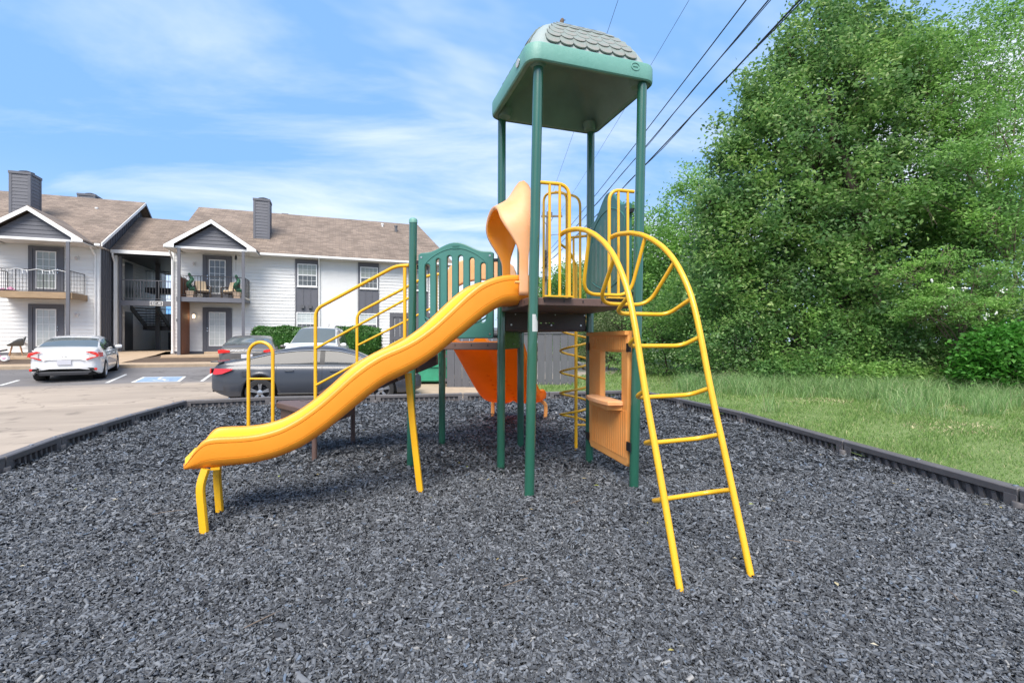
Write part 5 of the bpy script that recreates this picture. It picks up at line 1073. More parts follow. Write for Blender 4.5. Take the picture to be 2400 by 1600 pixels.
    # mirrors, handles, trim
    for sy in (1, -1):
        mx = spec['mirror']; zb_ = float(np.interp(mx, bx, bz)); m = MB()
        m.loft([[(mx+.06*cos(a)*k, sy*(Wd*.93+yy), zb_+.075+.075*sin(a)*k) for a in np.linspace(0, 2*pi, 13)[:-1]] for yy, k in ((.02,.35),(.05,.8),(.13,1.0),(.20,.9),(.23,.5))]); m.build('mirror', spec['paint'], o)
        for hx in spec['handles']:
            m = MB(); zz_ = float(np.interp(hx, bx, bz))-.125; m.tube(round_path([(hx-.10, sy*(Wd*.97), zz_), (hx-.09, sy*(Wd*.985+.025), zz_), (hx+.09, sy*(Wd*.985+.025), zz_), (hx+.10, sy*(Wd*.97), zz_)], .02), .012, 6); m.build('door_handle', spec.get('trimpaint', spec['paint']), o)
        if spec.get('chrome'):
            lo, hi = [], []
            for i in range(2, len(rings)-2):
                if sw0-.02 < X2[i] < sw1+.02 and G2[i] > .10: r = rings[i]; lo.append((r[8][0], sy*(r[8][1]+.004), r[8][2])); hi.append((r[11][0], sy*(r[11][1]+.006), r[11][2]))
            m = MB(); m.tube(lo[::2]+[lo[-1]], .015, 6); m.tube(hi[::2]+[hi[-1]], .014, 6); m.tube([lo[0], tuple((np.array(lo[0])+np.array(hi[0]))/2+np.array([-.02,0,0])), hi[0]], .016, 6); m.build('window_trim', M['chrome'], o)
    return o, rings, idx
def patch(o, name, mat, poly, x, th=.02, sy=1):
    """lamp or plate on an end face: (y, z) outline standing proud at x"""
    m = MB(); m.prism([(x, y*sy, z) for y, z in poly], (-th if x < 0 else th, 0, 0)); return m.build(name, mat, o, bevel=.004)
# grey sedan beside the border, side on
sg = dict(L=4.92, W=1.85, tyre=.335, axles=(-1.38, 1.45), top=[(-2.46,.90),(-2.38,1.04),(-2.2,1.09),(-1.75,1.17),(-1.1,1.36),(-.6,1.435),(0,1.46),(.45,1.425),(.9,1.29),(1.3,1.10),(1.42,1.045),(1.9,.98),(2.2,.90),(2.4,.76),(2.46,.66)],
          belt=[(-2.46,.86),(-2.3,.97),(-1.6,.985),(-.5,.975),(.6,.955),(1.35,.94),(2.0,.88),(2.46,.62)], sidewin=(-1.62, 1.22), pillars=(-1.12, .02), ws=(.62, 1.38), rw=(-1.95, -.9), seams=(-1.02, .03, 1.08), mirror=1.02, handles=(-.72, .32), paint=M['car_grey'], chrome=True, spokes=5)
hd = math.atan2(.257, .966); cx_, cy_ = (-6.06-3.24)/2, (11.72+12.47)/2
off_ = np.array([-sin(hd), cos(hd)])*.86
G1, rg, ix = car('grey_sedan', 'dark slate grey sedan parked side on just behind the playground border', (cx_+off_[0]-.13, cy_+off_[1], -.155), hd, sg)
for sy in (1, -1):
    m = MB(); m.prism([(-2.405, sy*.70, .93), (-2.30, sy*.845, .93), (-1.95, sy*.905, .92), (-1.99, sy*.912, .885), (-2.20, sy*.90, .80), (-2.36, sy*.83, .785), (-2.45, sy*.70, .80)], (0, sy*.022, 0)); m.build('taillight', M['tail'], G1, bevel=.006)
    patch(G1, 'taillight', M['tail'], [(.42,.85),(.74,.80),(.74,.93),(.42,.92)], -2.475, .025, sy)
    m = MB(); m.tube([(-.98, sy*.93, .30), (.95, sy*.93, .285)], .02, 8); m.build('sill_trim', M['black'], G1)
    m = MB(); m.prism([(2.05, sy*.90, .66), (2.32, sy*.80, .66), (2.36, sy*.76, .74), (2.02, sy*.89, .80)], (0, sy*.02, 0)); m.build('headlight', M['tail_clear'], G1, bevel=.006)
m = MB(); m.box(-2.47, -2.20, -.80, .80, 1.075, 1.10); m.build('tail_spoiler', M['car_grey'], G1, bevel=.008)
m = MB(); m.box(-2.47, -2.40, -.66, .66, .36, .46); m.build('rear_diffuser', M['black'], G1, bevel=.01)
m = MB(); m.prism([(-1.77, -.925, .86), (-1.60, -.927, .86), (-1.585, -.928, .74), (-1.77, -.928, .74)], (0, -.004, 0)); m.build('fuel_flap', M['car_grey'], G1)
# white sedan seen from behind
sw_ = dict(L=4.63, W=1.80, tyre=.32, axles=(-1.33, 1.37), top=[(-2.31,.95),(-2.24,1.05),(-2.05,1.075),(-1.75,1.10),(-1.2,1.285),(-.6,1.40),(0,1.42),(.5,1.38),(.95,1.24),(1.35,1.03),(1.9,.95),(2.2,.82),(2.31,.62)],
           belt=[(-2.31,.90),(-2.1,.965),(-1.4,.965),(0,.93),(1.2,.90),(2.0,.82),(2.31,.58)], sidewin=(-1.50, 1.2), pillars=(-.95, .08), ws=(.6, 1.32), rw=(-1.78, -.78), seams=(-.95, .08, 1.05), mirror=.95, handles=(-.65, .38), paint=M['car_white'], rwmat=M['glass_soft'], spokes=10, sill=.22)
WX, WY = -15.40, 17.25; wb_ = (np.array([WX, WY])-np.array(P0[:2]))@eb
hw = math.atan2(.842, -.540)
C1, rg, ix = car('white_sedan', 'white sedan parked nose in to the kerb with red C-shaped tail lamps', (WX, WY, lotz(wb_)-.01), hw, sw_)
C1.rotation_euler = (0, radians(-2.3), hw)
for sy in (1, -1):
    E_ = -2.362
    for pl_ in ([(.50,.965),(.66,.99),(.80,.955),(.62,.935)], [(.62,.935),(.80,.955),(.86,.90),(.88,.83),(.82,.80),(.79,.86)], [(.88,.83),(.82,.80),(.56,.70),(.54,.735),(.70,.80)]):
        patch(C1, 'taillight', M['tail'], [(y*.96, z) for y, z in pl_], E_, .03, sy)
    patch(C1, 'lamp_lens', M['tail_clear'], [(.60,.92),(.76,.86),(.78,.82),(.60,.76)], E_, .02, sy)
    m = MB(); m.prism([(-2.34, sy*.80, .96), (-2.0, sy*.885, .93), (-2.06, sy*.90, .80), (-2.30, sy*.86, .79)], (0, sy*.012, 0)); m.build('taillight', M['tail'], C1, bevel=.004)
    patch(C1, 'bumper_vent', M['black'], [(.56,.46),(.80,.45),(.78,.37),(.64,.375)], E_-.005, .03, sy); patch(C1, 'reflector', M['tail'], [(.72,.45),(.80,.45),(.80,.38),(.74,.38)], E_-.012, .03, sy)
patch(C1, 'number_plate', M['plate'], [(-.17,.71),(.17,.71),(.17,.56),(-.17,.56)], E_-.025, .012)
patch(C1, 'plate_recess', M['car_white'], [(-.42,.74),(.42,.74),(.50,.70),(.46,.695),(.38,.72),(-.38,.72),(-.46,.695),(-.50,.70)], E_-.005, .035)
patch(C1, 'bumper_insert', M['darker'], [(-.62,.31),(.62,.31),(.56,.24),(-.56,.24)], E_+.01, .05); patch(C1, 'bumper_strip', M['fence'], [(-.66,.345),(.66,.345),(.64,.318),(-.64,.318)], E_-.002, .04)
for y0, y1, z0, z1 in ((-.055,-.035,.80,.86),(.035,.055,.80,.86),(-.034,.034,.822,.838)): patch(C1, 'emblem', M['chrome'], [(y0,z0),(y1,z0),(y1,z1),(y0,z1)], E_-.03, .008)
m = MB(); m.tube([(E_-.03, .66, .50), (E_-.05, .60, .47), (E_-.05, .585, .38), (E_-.04, .60, .31)], .012, 6); m.build('bumper_crack', M['black'], C1)
m = MB(); m.tube([(E_+.02, -.74, 1.0), (E_+.0, 0, 1.045), (E_+.02, .74, 1.0)], .014, 8); m.build('boot_lip', M['car_white'], C1)
m = MB(); m.box(-.5, -.1, -.55, .1, .2, .21); 
# brown-grey sedan behind the grey one
sb = dict(sg); sb.update(paint=M['car_brown'], chrome=False, rwmat=M['glass_soft'])
BX, BY = -9.95, 18.6; bb_ = (np.array([BX, BY])-np.array(P0[:2]))@eb; hb = math.atan2(.91, -.40)
C2, rg, ix = car('brown_grey_sedan', 'brown-grey sedan parked nose in, half hidden behind the slate grey one', (BX, BY, lotz(bb_)-.01), hb, sb)
for sy in (1, -1): patch(C2, 'taillight', M['tail'], [(.50,.86),(.84,.83),(.85,.95),(.70,.97),(.50,.93)], -2.48, .03, sy); 
patch(C2, 'boot_trim', M['chrome'], [(-.5,.93),(.5,.93),(.5,.905),(-.5,.905)], -2.49, .02); patch(C2, 'number_plate', M['plate'], [(-.17,.80),(.17,.80),(.17,.66),(-.17,.66)], -2.51, .012)
# white SUV facing the camera
ss = dict(L=4.6, W=1.86, tyre=.36, axles=(-1.30, 1.38), top=[(-2.3,1.05),(-2.2,1.40),(-2.0,1.68),(-1.6,1.79),(-.6,1.83),(.1,1.81),(.5,1.74),(.95,1.42),(1.30,1.16),(1.8,1.10),(2.15,1.02),(2.3,.80)],
          belt=[(-2.3,1.0),(-2.0,1.08),(0,1.06),(1.2,1.04),(2.0,.98),(2.3,.74)], sidewin=(-2.05, 1.1), pillars=(-1.1, .0), ws=(.40, 1.24), rw=(-2.25, -2.0), seams=(-1.0, .0, 1.05), mirror=.88, handles=(-.7, .3), paint=M['car_white'], wsmat=M['glass_soft'], spokes=6, sill=.3)
SX_, SY_ = -7.55, 19.0; sbb = (np.array([SX_, SY_])-np.array(P0[:2]))@eb; hs = math.atan2(-.955, .20)
C3, rg, ix = car('white_suv', 'white sport utility vehicle backed in between the two hedges with roof rails', (SX_, SY_, lotz(sbb)-.01), hs, ss)
for sy in (1, -1):
    m = MB(); m.tube(round_path([(-1.7, sy*.60, 1.78), (-1.55, sy*.62, 1.865), (.1, sy*.62, 1.865), (.3, sy*.60, 1.78)], .1), .018, 6); m.build('roof_rail', M['fence'], C3)
    patch(C3, 'headlight', M['tail_clear'], [(.50,.90),(.86,.93),(.84,.78),(.55,.76)], 2.34, .02, sy)
    m = MB(); m.beam((1.18, sy*.12+.25, 1.20), (1.06, sy*.12+.78*sy*.0-.35, 1.265), .015, .02); m.build('wiper', M['black'], C3)
patch(C3, 'grille', M['black'], [(-.45,.88),(.45,.88),(.38,.70),(-.38,.70)], 2.345, .02)
m = MB(); m.tube([(-.2, .3, 1.82), (-.3, .3, 1.94)], .008, 5); m.build('aerial', M['black'], C3)
# ---------------------------------------------------------------- things on the porches
def bl(a, b, z): return (P0[0]+ea[0]*a+eb[0]*b, P0[1]+ea[1]*a+eb[1]*b, z)
CH = thing('shell_chair', 'grey moulded shell chair with wooden legs on the ground floor porch slab', 'chair', bl(-7.0, 4.05, .775), BA-radians(68))
rs = []
for t in np.linspace(0, 1, 13):       # bucket: seat front to top of the back
    ring = []; zc = .43+.03*max(0, .2-t)+.44*max(0, (t-.45)/.55)**1.15; yc = -.27+.50*min(1, t/.5)+.10*max(0, (t-.5)/.5)
    for s_ in np.linspace(-1, 1, 15):
        hw_ = .33*(1-.30*max(0, t-.6)/.4*abs(s_)); arm = .34*abs(s_)**2.2*math.exp(-((t-.42)/.30)**2); fwd = -.13*abs(s_)**2*max(0, t-.35)
        ring.append((hw_*s_*(1-.10*(t > .85)*abs(s_)), yc+fwd, zc+arm-.10*abs(s_)**3*max(0, (t-.6)/.4)))
    rs.append(ring)
m = MB(); m.loft(rs, closed=False, caps=False); sh_ = m.build('seat_shell', M['chairgrey'], CH, ang=80); md = sh_.modifiers.new('shell', 'SOLIDIFY'); md.thickness = .03
for sx in (-1, 1):
    for sy in (-1, 1): m = MB(); m.tube([(sx*.16, sy*.13+.0, .43), (sx*.25, sy*.22, 0)], [.022, .013], 8); m.build('leg', M['legwood'], CH)
TB = thing('toy_tricycle', 'pink and black child tricycle lying at the edge of the paved walk', 'tricycle', bl(-6.72, 2.2, .62), BA+.3)
def wheel_(c, r, w, name, mat, hub):
    m = MB(); m.lathe([(r*.55, -w/2), (r*.95, -w/2), (r, -w*.3), (r, w*.3), (r*.95, w/2), (r*.55, w/2)], (0,0,0), 18, 'y'); m.xf(Matrix.Translation(c)); W_ = m.build(name, M[mat], TB)
    m = MB(); m.lathe([(r*.56, -w*.4), (r*.2, -w*.7), (r*.2, w*.7), (r*.56, w*.4)], (0,0,0), 14, 'y'); m.xf(Matrix.Translation(c)); m.build('hub', M[hub], W_)
wheel_(Vector((.22, -.12, .10)), .12, .06, 'wheel', 'white', 'pink'); wheel_(Vector((.22, .24, .10)), .12, .06, 'wheel', 'white', 'pink'); wheel_(Vector((-.42, .05, .18)), .19, .05, 'wheel', 'black', 'pink')
m = MB(); m.tube(round_path([(.22, .05, .12), (.0, .05, .22), (-.3, .05, .46)], .1), .028, 8); m.tube([(.22, -.12, .10), (.22, .24, .10)], .018, 8); m.build('frame', M['pink'], TB)
m = MB(); m.tube([(-.42, .05, .18), (-.28, .05, .58)], .022, 8); m.tube([(-.28, -.2, .60), (-.28, .3, .60)], .018, 8); m.build('handlebar', M['pink'], TB)
m = MB(); m.tube([(.05+.22*cos(t), .05+.13*sin(t), .40+.04*cos(t)) for t in np.linspace(0, 2*pi, 15)[:-1]], .035, 8, closed=True); m.build('seat_ring', M['black'], TB)
TOP = thing('spiral_topiary', 'spiral clipped topiary in a square clay pot near the balcony door handle side', 'topiary', bl(c2_-1.02, 3.95, 3.592), BA, 'spiral topiaries on the balcony')
m = MB(); m.loft([[(x, y, z) for x, y in ((-w,-w),(w,-w),(w,w),(-w,w))] for z, w in ((0,.13),(.27,.165),(.30,.175),(.32,.165))]); m.build('pot', M['pot'], TOP, smooth=False)
pts = []
for t in np.linspace(0, 1, 46): pts.append(Vector((.10*(1-.5*t)*cos(t*9.4), .10*(1-.5*t)*sin(t*9.4), .36+.80*t)))
m = MB(); m.tube(pts, [.125*(1-.6*t) for t in np.linspace(0, 1, 46)], 10); m.build('clipped_foliage', M['leaf_top'], TOP)
lv = MB()
for k in range(900):
    i = int(RNG.integers(0, 46)); p = pts[i]; r_ = .125*(1-.6*i/45); v = Vector(RNG.normal(0, 1, 3)).normalized(); c = p+v*r_; u = v.orthogonal().normalized()*.022; w_ = v*.022+v.cross(u)*.3
    lv.add([c-u, c-w_*.5, c+u, c+w_], [(0,1,2,3)])
lv.build('foliage', M['leaf_top'], TOP, smooth=False, kind='stuff')
t2 = copy_tree(TOP); t2.location = bl(c2_+1.02, 3.95, 3.592); t2['label'] = 'spiral clipped topiary in a square clay pot beside the corner post of the dark balcony'
WC = thing('wicker_armchair', 'dark wicker armchair with beige cushions standing left of the balcony door', 'armchair', bl(c2_-.62, 4.35, 3.592), BA+radians(25), 'wicker armchairs on the balcony')
m = MB(); m.box(-.30, .30, -.28, .28, .26, .34); m.build('seat', M['wicker'], WC, bevel=.03); m = MB(); m.prism([(-.30,.24,.34),(.30,.24,.34),(.26,.36,.88),(-.26,.36,.88)], (0,.05,0)); m.build('backrest', M['wicker'], WC, bevel=.02)
for sx in (-1, 1):
    m = MB(); m.tube(round_path([(sx*.31,-.28,.02),(sx*.33,-.28,.58),(sx*.31,.28,.62)], .08), .03, 8); m.build('armrest', M['wicker'], WC)
    for sy in (-.25, .25): m = MB(); m.tube([(sx*.28, sy, 0), (sx*.27, sy, .27)], .022, 8); m.build('leg', M['wicker'], WC)
m = MB(); m.box(-.27, .27, -.27, .22, .341, .44); m.build('seat_cushion', M['cushion'], WC, bevel=.04); m = MB(); m.prism([(-.25,.12,.44),(.25,.12,.44),(.22,.24,.90),(-.22,.24,.90)], (0,.09,0)); m.build('back_cushion', M['cushion'], WC, bevel=.035)
w2 = copy_tree(WC); w2.location = bl(c2_+.66, 4.35, 3.592); w2.rotation_euler = (0, 0, BA-radians(25)); w2['label'] = 'dark wicker armchair with beige cushions standing between the balcony door and the corner topiary'
HB = thing('hanging_chime', 'small black wind chime hanging from the balcony ceiling right of the door', 'wind chime', bl(c2_+.90, 4.3, 5.05), BA)
m = MB(); m.tube([(0,0,0),(0,0,.92)], .006, 5); m.build('cord', M['black'], HB); m = MB(); m.lathe([(.01,.0),(.05,.04),(.055,.16),(.03,.24),(.01,.26)], (0,0,.55), 10); m.build('bell', M['black'], HB)
GL = thing('paper_garland', 'white flower garland wound along the wooden balcony rail', 'garland', bl(c1-.6, 3.50, 4.60), BA)
m = MB(); m.tube([(x, -.03, .03*sin(x*9)) for x in np.linspace(-.2, 1.9, 50)], .011, 6); m.build('strand', M['white'], GL)
for x in (.35, .5, 1.05, 1.3, 1.42, 1.95): m = MB(); m.tube([(x, -.03, 0), (x+.03, -.035, -.14-.1*(x % .4))], .014, 6); m.build('tassel', M['white'], GL)
TY = thing('toy_pile', 'pale pink plastic toy set standing behind the balcony railing', 'toys', bl(c1-1.0, 4.0, 3.592), BA)
for k, (x, z, s_) in enumerate(((-.35,.12,.12),(-.12,.10,.10),(.1,.14,.13),(.28,.08,.08))): m = MB(); m.lathe([(.02,z-s_),(s_*.8,z-s_*.6),(s_,z),(s_*.7,z+s_*.7),(.02,z+s_*1.0)], (x, -.1*(k % 2), 0), 10); m.build('toy_figure', M['pink'], TY)
m = MB(); m.tube(smooth_path([(-.45,-.38,.05),(.0,-.36,.10),(.6,-.36,.03)], 6), .03, 6); m.build('dark_strap', M['black'], TY)
OB = thing('outdoor_tap', 'brown hose tap on the white boards beside the shell chair', 'tap', bl(-7.12, 4.97, 1.33), BA)
m = MB(); m.tube(round_path([(0,.03,0),(0,-.10,0),(0,-.12,-.08)], .03), .02, 8); m.build('spout', M['wood'], OB); m = MB(); m.lathe([(.06,-.01),(.06,.01)], (0,0,0), 10); m.xf(Matrix.Translation((0,-.08,.05))); m.build('handle', M['redwood'], OB)
# a pale block far behind the passage
FB = thing('distant_block', 'pale blue-roofed building seen through the far end of the stair passage', 'building', bl(-3.5, 34, 0), BA)
m = MB(); m.box(-7, 6, 0, 6, 0, 4.0); m.build('wall', M['white'], FB, smooth=False); m = MB(); m.prism([(-7.3,-.4,4.0),(-7.3,6.4,4.0),(-7.3,3,5.6)], (13.6, 0, 0)); m.build('roof', M['blue'], FB, smooth=False)
# ---------------------------------------------------------------- vegetation
def leaf_quads(P, size, up=.35, asp=.52, droop=0.):
    n = len(P); D = RNG.normal(0, 1, (n, 3)); D[:, 2] = D[:, 2]*.6-droop; D /= np.linalg.norm(D, axis=1)[:, None]
    Nn = RNG.normal(0, 1, (n, 3)); Nn[:, 2] = np.abs(Nn[:, 2])+up; W_ = np.cross(D, Nn); W_ /= np.linalg.norm(W_, axis=1)[:, None]; Nn = np.cross(W_, D)
    s = (size*RNG.uniform(.6, 1.3, n))[:, None]
    V = np.stack([P-D*s*.5, P-D*s*.02+W_*s*asp*.5+Nn*s*.10, P+D*s*.5-Nn*s*.05, P-D*s*.02-W_*s*asp*.5+Nn*s*.10], 1).reshape(-1, 3)
    return V, (np.array([[0, 1, 2, 3]])+4*np.arange(n)[:, None])
def blob_points(blobs, n_clump, per, spread, shell=.62, flat=1.0):
    vol = np.array([(b[3]*b[4]*b[5])**(2/3) for b in blobs]); cnt = RNG.multinomial(n_clump, vol/vol.sum()); C_ = []
    for b, k in zip(blobs, cnt):
        d = RNG.normal(0, 1, (k, 3)); d /= np.linalg.norm(d, axis=1)[:, None]; r = shell+(1-shell)*RNG.random(k)**.7; r = np.where(RNG.random(k) < .18, RNG.random(k), r)*(1+.10*RNG.normal(0, 1, k))
        C_.append(np.array(b[:3])+d*r[:, None]*np.array(b[3:6]))
    C_ = np.concatenate(C_); sc = RNG.uniform(.6, 1.4, len(C_))
    P = C_[:, None, :]+RNG.normal(0, 1, (len(C_), per, 3))*np.array([1, 1, .7*flat])*(spread*sc)[:, None, None]
    return C_, P.reshape(-1, 3)
HOLLOW = [(11.95, 14.5, 3.9, .85, 2.0, 1.6), (9.7, 15.0, 6.7, .45, 1.2, .5), (8.3, 14.6, 4.1, .55, 1.0, .45), (10.3, 15.2, 8.6, .5, 1.4, .5), (12.6, 15.4, 7.0, .5, 1.2, .6), (9.9, 13.9, 2.6, .5, .8, .4)]   # gaps that show stems and shade
def tree(name, label, cat, base, blobs, n_clump, per, spread, leaf, mat, tr=.16, stems=1, group=None, shell=.62, flat=1., twigs=60, barkm='bark', minz=.05, droop=.15, asp=.52, lean=(0,0)):
    o = thing(name, label, cat, base, 0, group, world=True); bs_ = Vector(base)
    C_, P = blob_points(blobs, n_clump, per, spread, shell, flat); P = P[P[:, 2] > minz]
    for h in HOLLOW: P = P[(((P-np.array(h[:3]))/np.array(h[3:]))**2).sum(1) > RNG.uniform(.6, 1.3, len(P))]
    V, F = leaf_quads(P, leaf, droop=droop, asp=asp); me = fast_mesh('crown', V-np.array(base), F, M[mat]); link('crown' if cat == 'tree' else 'foliage', me, o, kind='stuff')
    cen = sum((Vector(b[:3]) for b in blobs), Vector())/len(blobs); m = MB(); fork = bs_.lerp(cen, .35)+Vector((lean[0], lean[1], 0))
    if tr > .04:
        for s_ in range(stems):
            q = Vector((RNG.normal(0, .5), RNG.normal(0, .4), 0))*(stems > 1)
            pts = smooth_path([bs_+q*.5-Vector((0, 0, .1)), bs_.lerp(fork, .5)+q*.8, fork+q, cen+q*1.5], 6); m.tube(pts, np.linspace(tr, tr*.5, len(pts)), 9)
        m.build('trunk', M[barkm], o); m = MB()
    for b in blobs:
        c = Vector(b[:3]); s0 = bs_.lerp(cen, RNG.uniform(.25, .8)); mid_ = s0.lerp(c, .5)+Vector((RNG.normal(0, .25), RNG.normal(0, .25), .2)); pts = smooth_path([s0, mid_, c], 5); m.tube(pts, np.linspace(max(tr*.42, .012), max(tr*.14, .008), len(pts)), 6, False)
    for k in RNG.choice(len(C_), min(twigs, len(C_)), replace=False):
        c = Vector(C_[k]); bb = min(blobs, key=lambda q: (Vector(q[:3])-c).length); s0 = Vector(bb[:3]).lerp(bs_, RNG.uniform(0, .15)); md_ = s0.lerp(c, .5)+Vector((RNG.normal(0, .15), RNG.normal(0, .15), RNG.normal(0, .15)))
        m.tube(smooth_path([s0, md_, c], 3), [max(tr*.12, .008)]*3+[.006]*4, 4, False)
    m.build('branches', M[barkm], o, kind='stuff'); return o
# the big dense tree
big = [(11.0,16.6,9.4,2.7,2.7,2.5),(9.1,16.2,7.5,2.2,2.3,2.3),(8.4,15.7,5.2,2.1,2.0,1.9),(13.2,16.8,8.0,2.6,2.6,2.6),(11.4,15.4,5.6,2.6,2.2,2.1),(9.3,16.5,9.8,1.2,1.4,1.3),(10.6,16.6,11.5,1.3,1.4,1.2),(13.2,16.8,10.9,1.8,1.8,1.6),(7.7,15.6,3.2,1.7,1.7,1.7),(10.2,15.0,3.2,2.1,1.6,1.8),(13.9,16.0,4.9,2.0,1.8,2.1),(6.9,15.6,4.6,1.1,1.2,1.1),(8.0,15.9,9.7,.6,.7,.7),(9.2,16.2,11.3,.6,.8,.7),(10.4,16.4,12.7,.6,.8,.6),(7.1,15.6,7.5,.6,.8,.7),(11.7,16.6,12.9,.7,.8,.6),(6.3,15.4,5.9,.6,.7,.5),(6.4,15.3,3.0,.8,.9,.9),(12.2,17,12.0,1.2,1.2,.9),(8.3,15.8,8.3,1.0,1.2,1.0),(7.2,15.9,6.1,.9,1.0,1.0)]
tree('broadleaf_tree', 'tall dense dark green tree with a rounded spreading crown beyond the mown grass', 'tree', (12.3, 16.3, .05), big, 2050, 64, .245, .145, 'leaf_dk', .22, 3, twigs=160)
# the airy locust at the frame edge
loc = [(14.6,14.6,9.6,1.7,1.5,1.3),(13.2,14.4,8.3,1.3,1.2,1.0),(15.8,14.8,7.6,1.6,1.4,1.4),(14.2,14.0,6.2,1.5,1.2,1.0),(13.3,13.6,5.0,1.5,1.1,.8),(15.0,14.2,4.4,1.6,1.2,1.0),(14.6,15.4,11.2,1.5,1.4,.9),(12.6,15.2,10.4,1.2,1.2,.9),(15.6,15.0,9.2,1.2,1.0,1.0),(13.8,14.8,7.2,1.2,1.0,.9),(16.2,15.2,11.6,1.4,1.3,1.0),(12.3,13.4,6.5,.9,.7,.42),(13.2,13.2,7.4,.9,.7,.42),(11.5,13.6,5.5,.8,.6,.36),(12.9,13.0,4.7,.8,.6,.38),(13.9,13.0,6.3,.8,.6,.40)]
tree('locust_tree', 'airy yellow-green locust tree with a bare leaning trunk, tallest at the grass edge', 'tree', (15.6, 14.6, .05), loc, 1050, 34, .24, .115, 'leaf_lt', .075, 2, twigs=150, barkm='palebark', shell=.45, asp=.42, flat=.6, lean=(-.8, 0))
spray = [(10.6,12.9,3.3,.75,.6,.34),(11.4,12.7,3.6,.8,.6,.32),(12.3,12.8,3.2,.9,.6,.38),(11.0,12.5,2.6,.75,.5,.36),(12.0,12.4,2.4,.7,.5,.34),(10.4,12.7,2.2,.45,.4,.28),(12.9,12.8,2.7,.6,.5,.3),(11.6,12.4,2.0,.5,.4,.22)]
o = tree('locust_sapling', 'light green young locust with low drooping sprays and white blossoms before the dark shrubs', 'tree', (12.7, 13.4, .05), spray, 270, 34, .125, .085, 'leaf_lt', .06, 1, twigs=110, barkm='palebark', shell=.4, asp=.40, flat=.45, droop=.3)
m = MB()
for k in range(9):
    b = spray[int(RNG.integers(0, len(spray)))]; c = Vector(b[:3])+Vector((RNG.normal(0, .45), -.35+RNG.normal(0, .1), RNG.normal(-.1, .25)))-Vector((12.7, 13.4, .05))
    for q in range(6): d = Vector(RNG.normal(0, .028, 3)); m.lathe([(.004,-.018),(.018,-.006),(.016,.008),(.004,.018)], tuple(c+d), 6)
m.build('blossom', M['flower'], None, smooth=True).parent = o; 
for ch in o.children:
    if ch.name.startswith('blossom'): ch['kind'] = 'stuff'
br = [(11.6,11.7,1.15,.75,.55,.55),(12.4,11.8,1.35,.8,.6,.55),(12.0,11.5,.65,.8,.5,.4),(11.2,11.7,.75,.5,.4,.35)]
tree('bright_bush', 'vivid bright green large-leaved bush at the tall grass edge', 'bush', (12.0, 11.9, .05), br, 330, 24, .13, .115, 'leaf_br', .035, 1, twigs=24, asp=.6)
sh_specs = [('low dark green shrub under the big tree at its open side', (7.0,15.0), [(6.6,14.9,1.1,1.2,1.0,1.1),(7.6,14.8,1.7,1.3,1.0,1.3),(6.0,15.2,.7,.8,.8,.7)], 'leaf_dk'),
 ('dark green shrub mass in front of the big tree trunk', (9.3,14.4), [(8.9,14.3,1.2,1.4,.9,1.2),(10.0,14.2,1.6,1.3,.9,1.5),(9.4,13.9,.6,1.4,.7,.6)], 'leaf_md'),
 ('deep green shrub mass between the big tree and the drooping locust', (11.2,13.8), [(11.0,13.9,1.2,1.3,.9,1.2),(12.2,13.8,1.8,1.3,.9,1.5),(11.4,13.4,.5,1.3,.6,.5)], 'leaf_dk'),
 ('tall dark shrub behind the vivid bright bush', (13.6,13.2), [(13.4,13.3,1.4,1.4,.9,1.3),(14.4,13.2,2.4,1.5,1.0,1.6),(13.9,12.8,.7,1.4,.7,.7)], 'leaf_dk'),
 ('mid green bramble thicket low along the grass edge', (8.2,13.7), [(7.6,13.9,.45,.9,.5,.42),(8.8,13.5,.5,1.0,.5,.45),(10.2,13.1,.45,1.1,.5,.42)], 'leaf_md'),
 ('mid green bush beyond the far border corner', (6.3,19.5), [(5.8,19.4,1.6,1.5,1.2,1.5),(7.2,19.2,2.6,1.7,1.3,2.0),(5.0,19.8,.9,1.2,1.0,.9)], 'leaf_md')]
for lab, (x, y), bl_, mt in sh_specs: tree('shrub', lab, 'shrub', (x, y, .05), bl_, 400, 28, .16, .105, mt, .05, 1, twigs=60, shell=.5)
tree('bare_bush', 'olive grey thin twiggy bush behind the orange play panel', 'bush', (4.3, 22, .05), [(3.6,22,1.7,1.6,1.0,1.5),(5.0,22,2.2,1.5,1.0,1.7),(4.4,21.6,1.0,1.6,.8,.9)], 330, 26, .2, .09, 'leaf_bare', .05, 2, twigs=150, shell=.3)
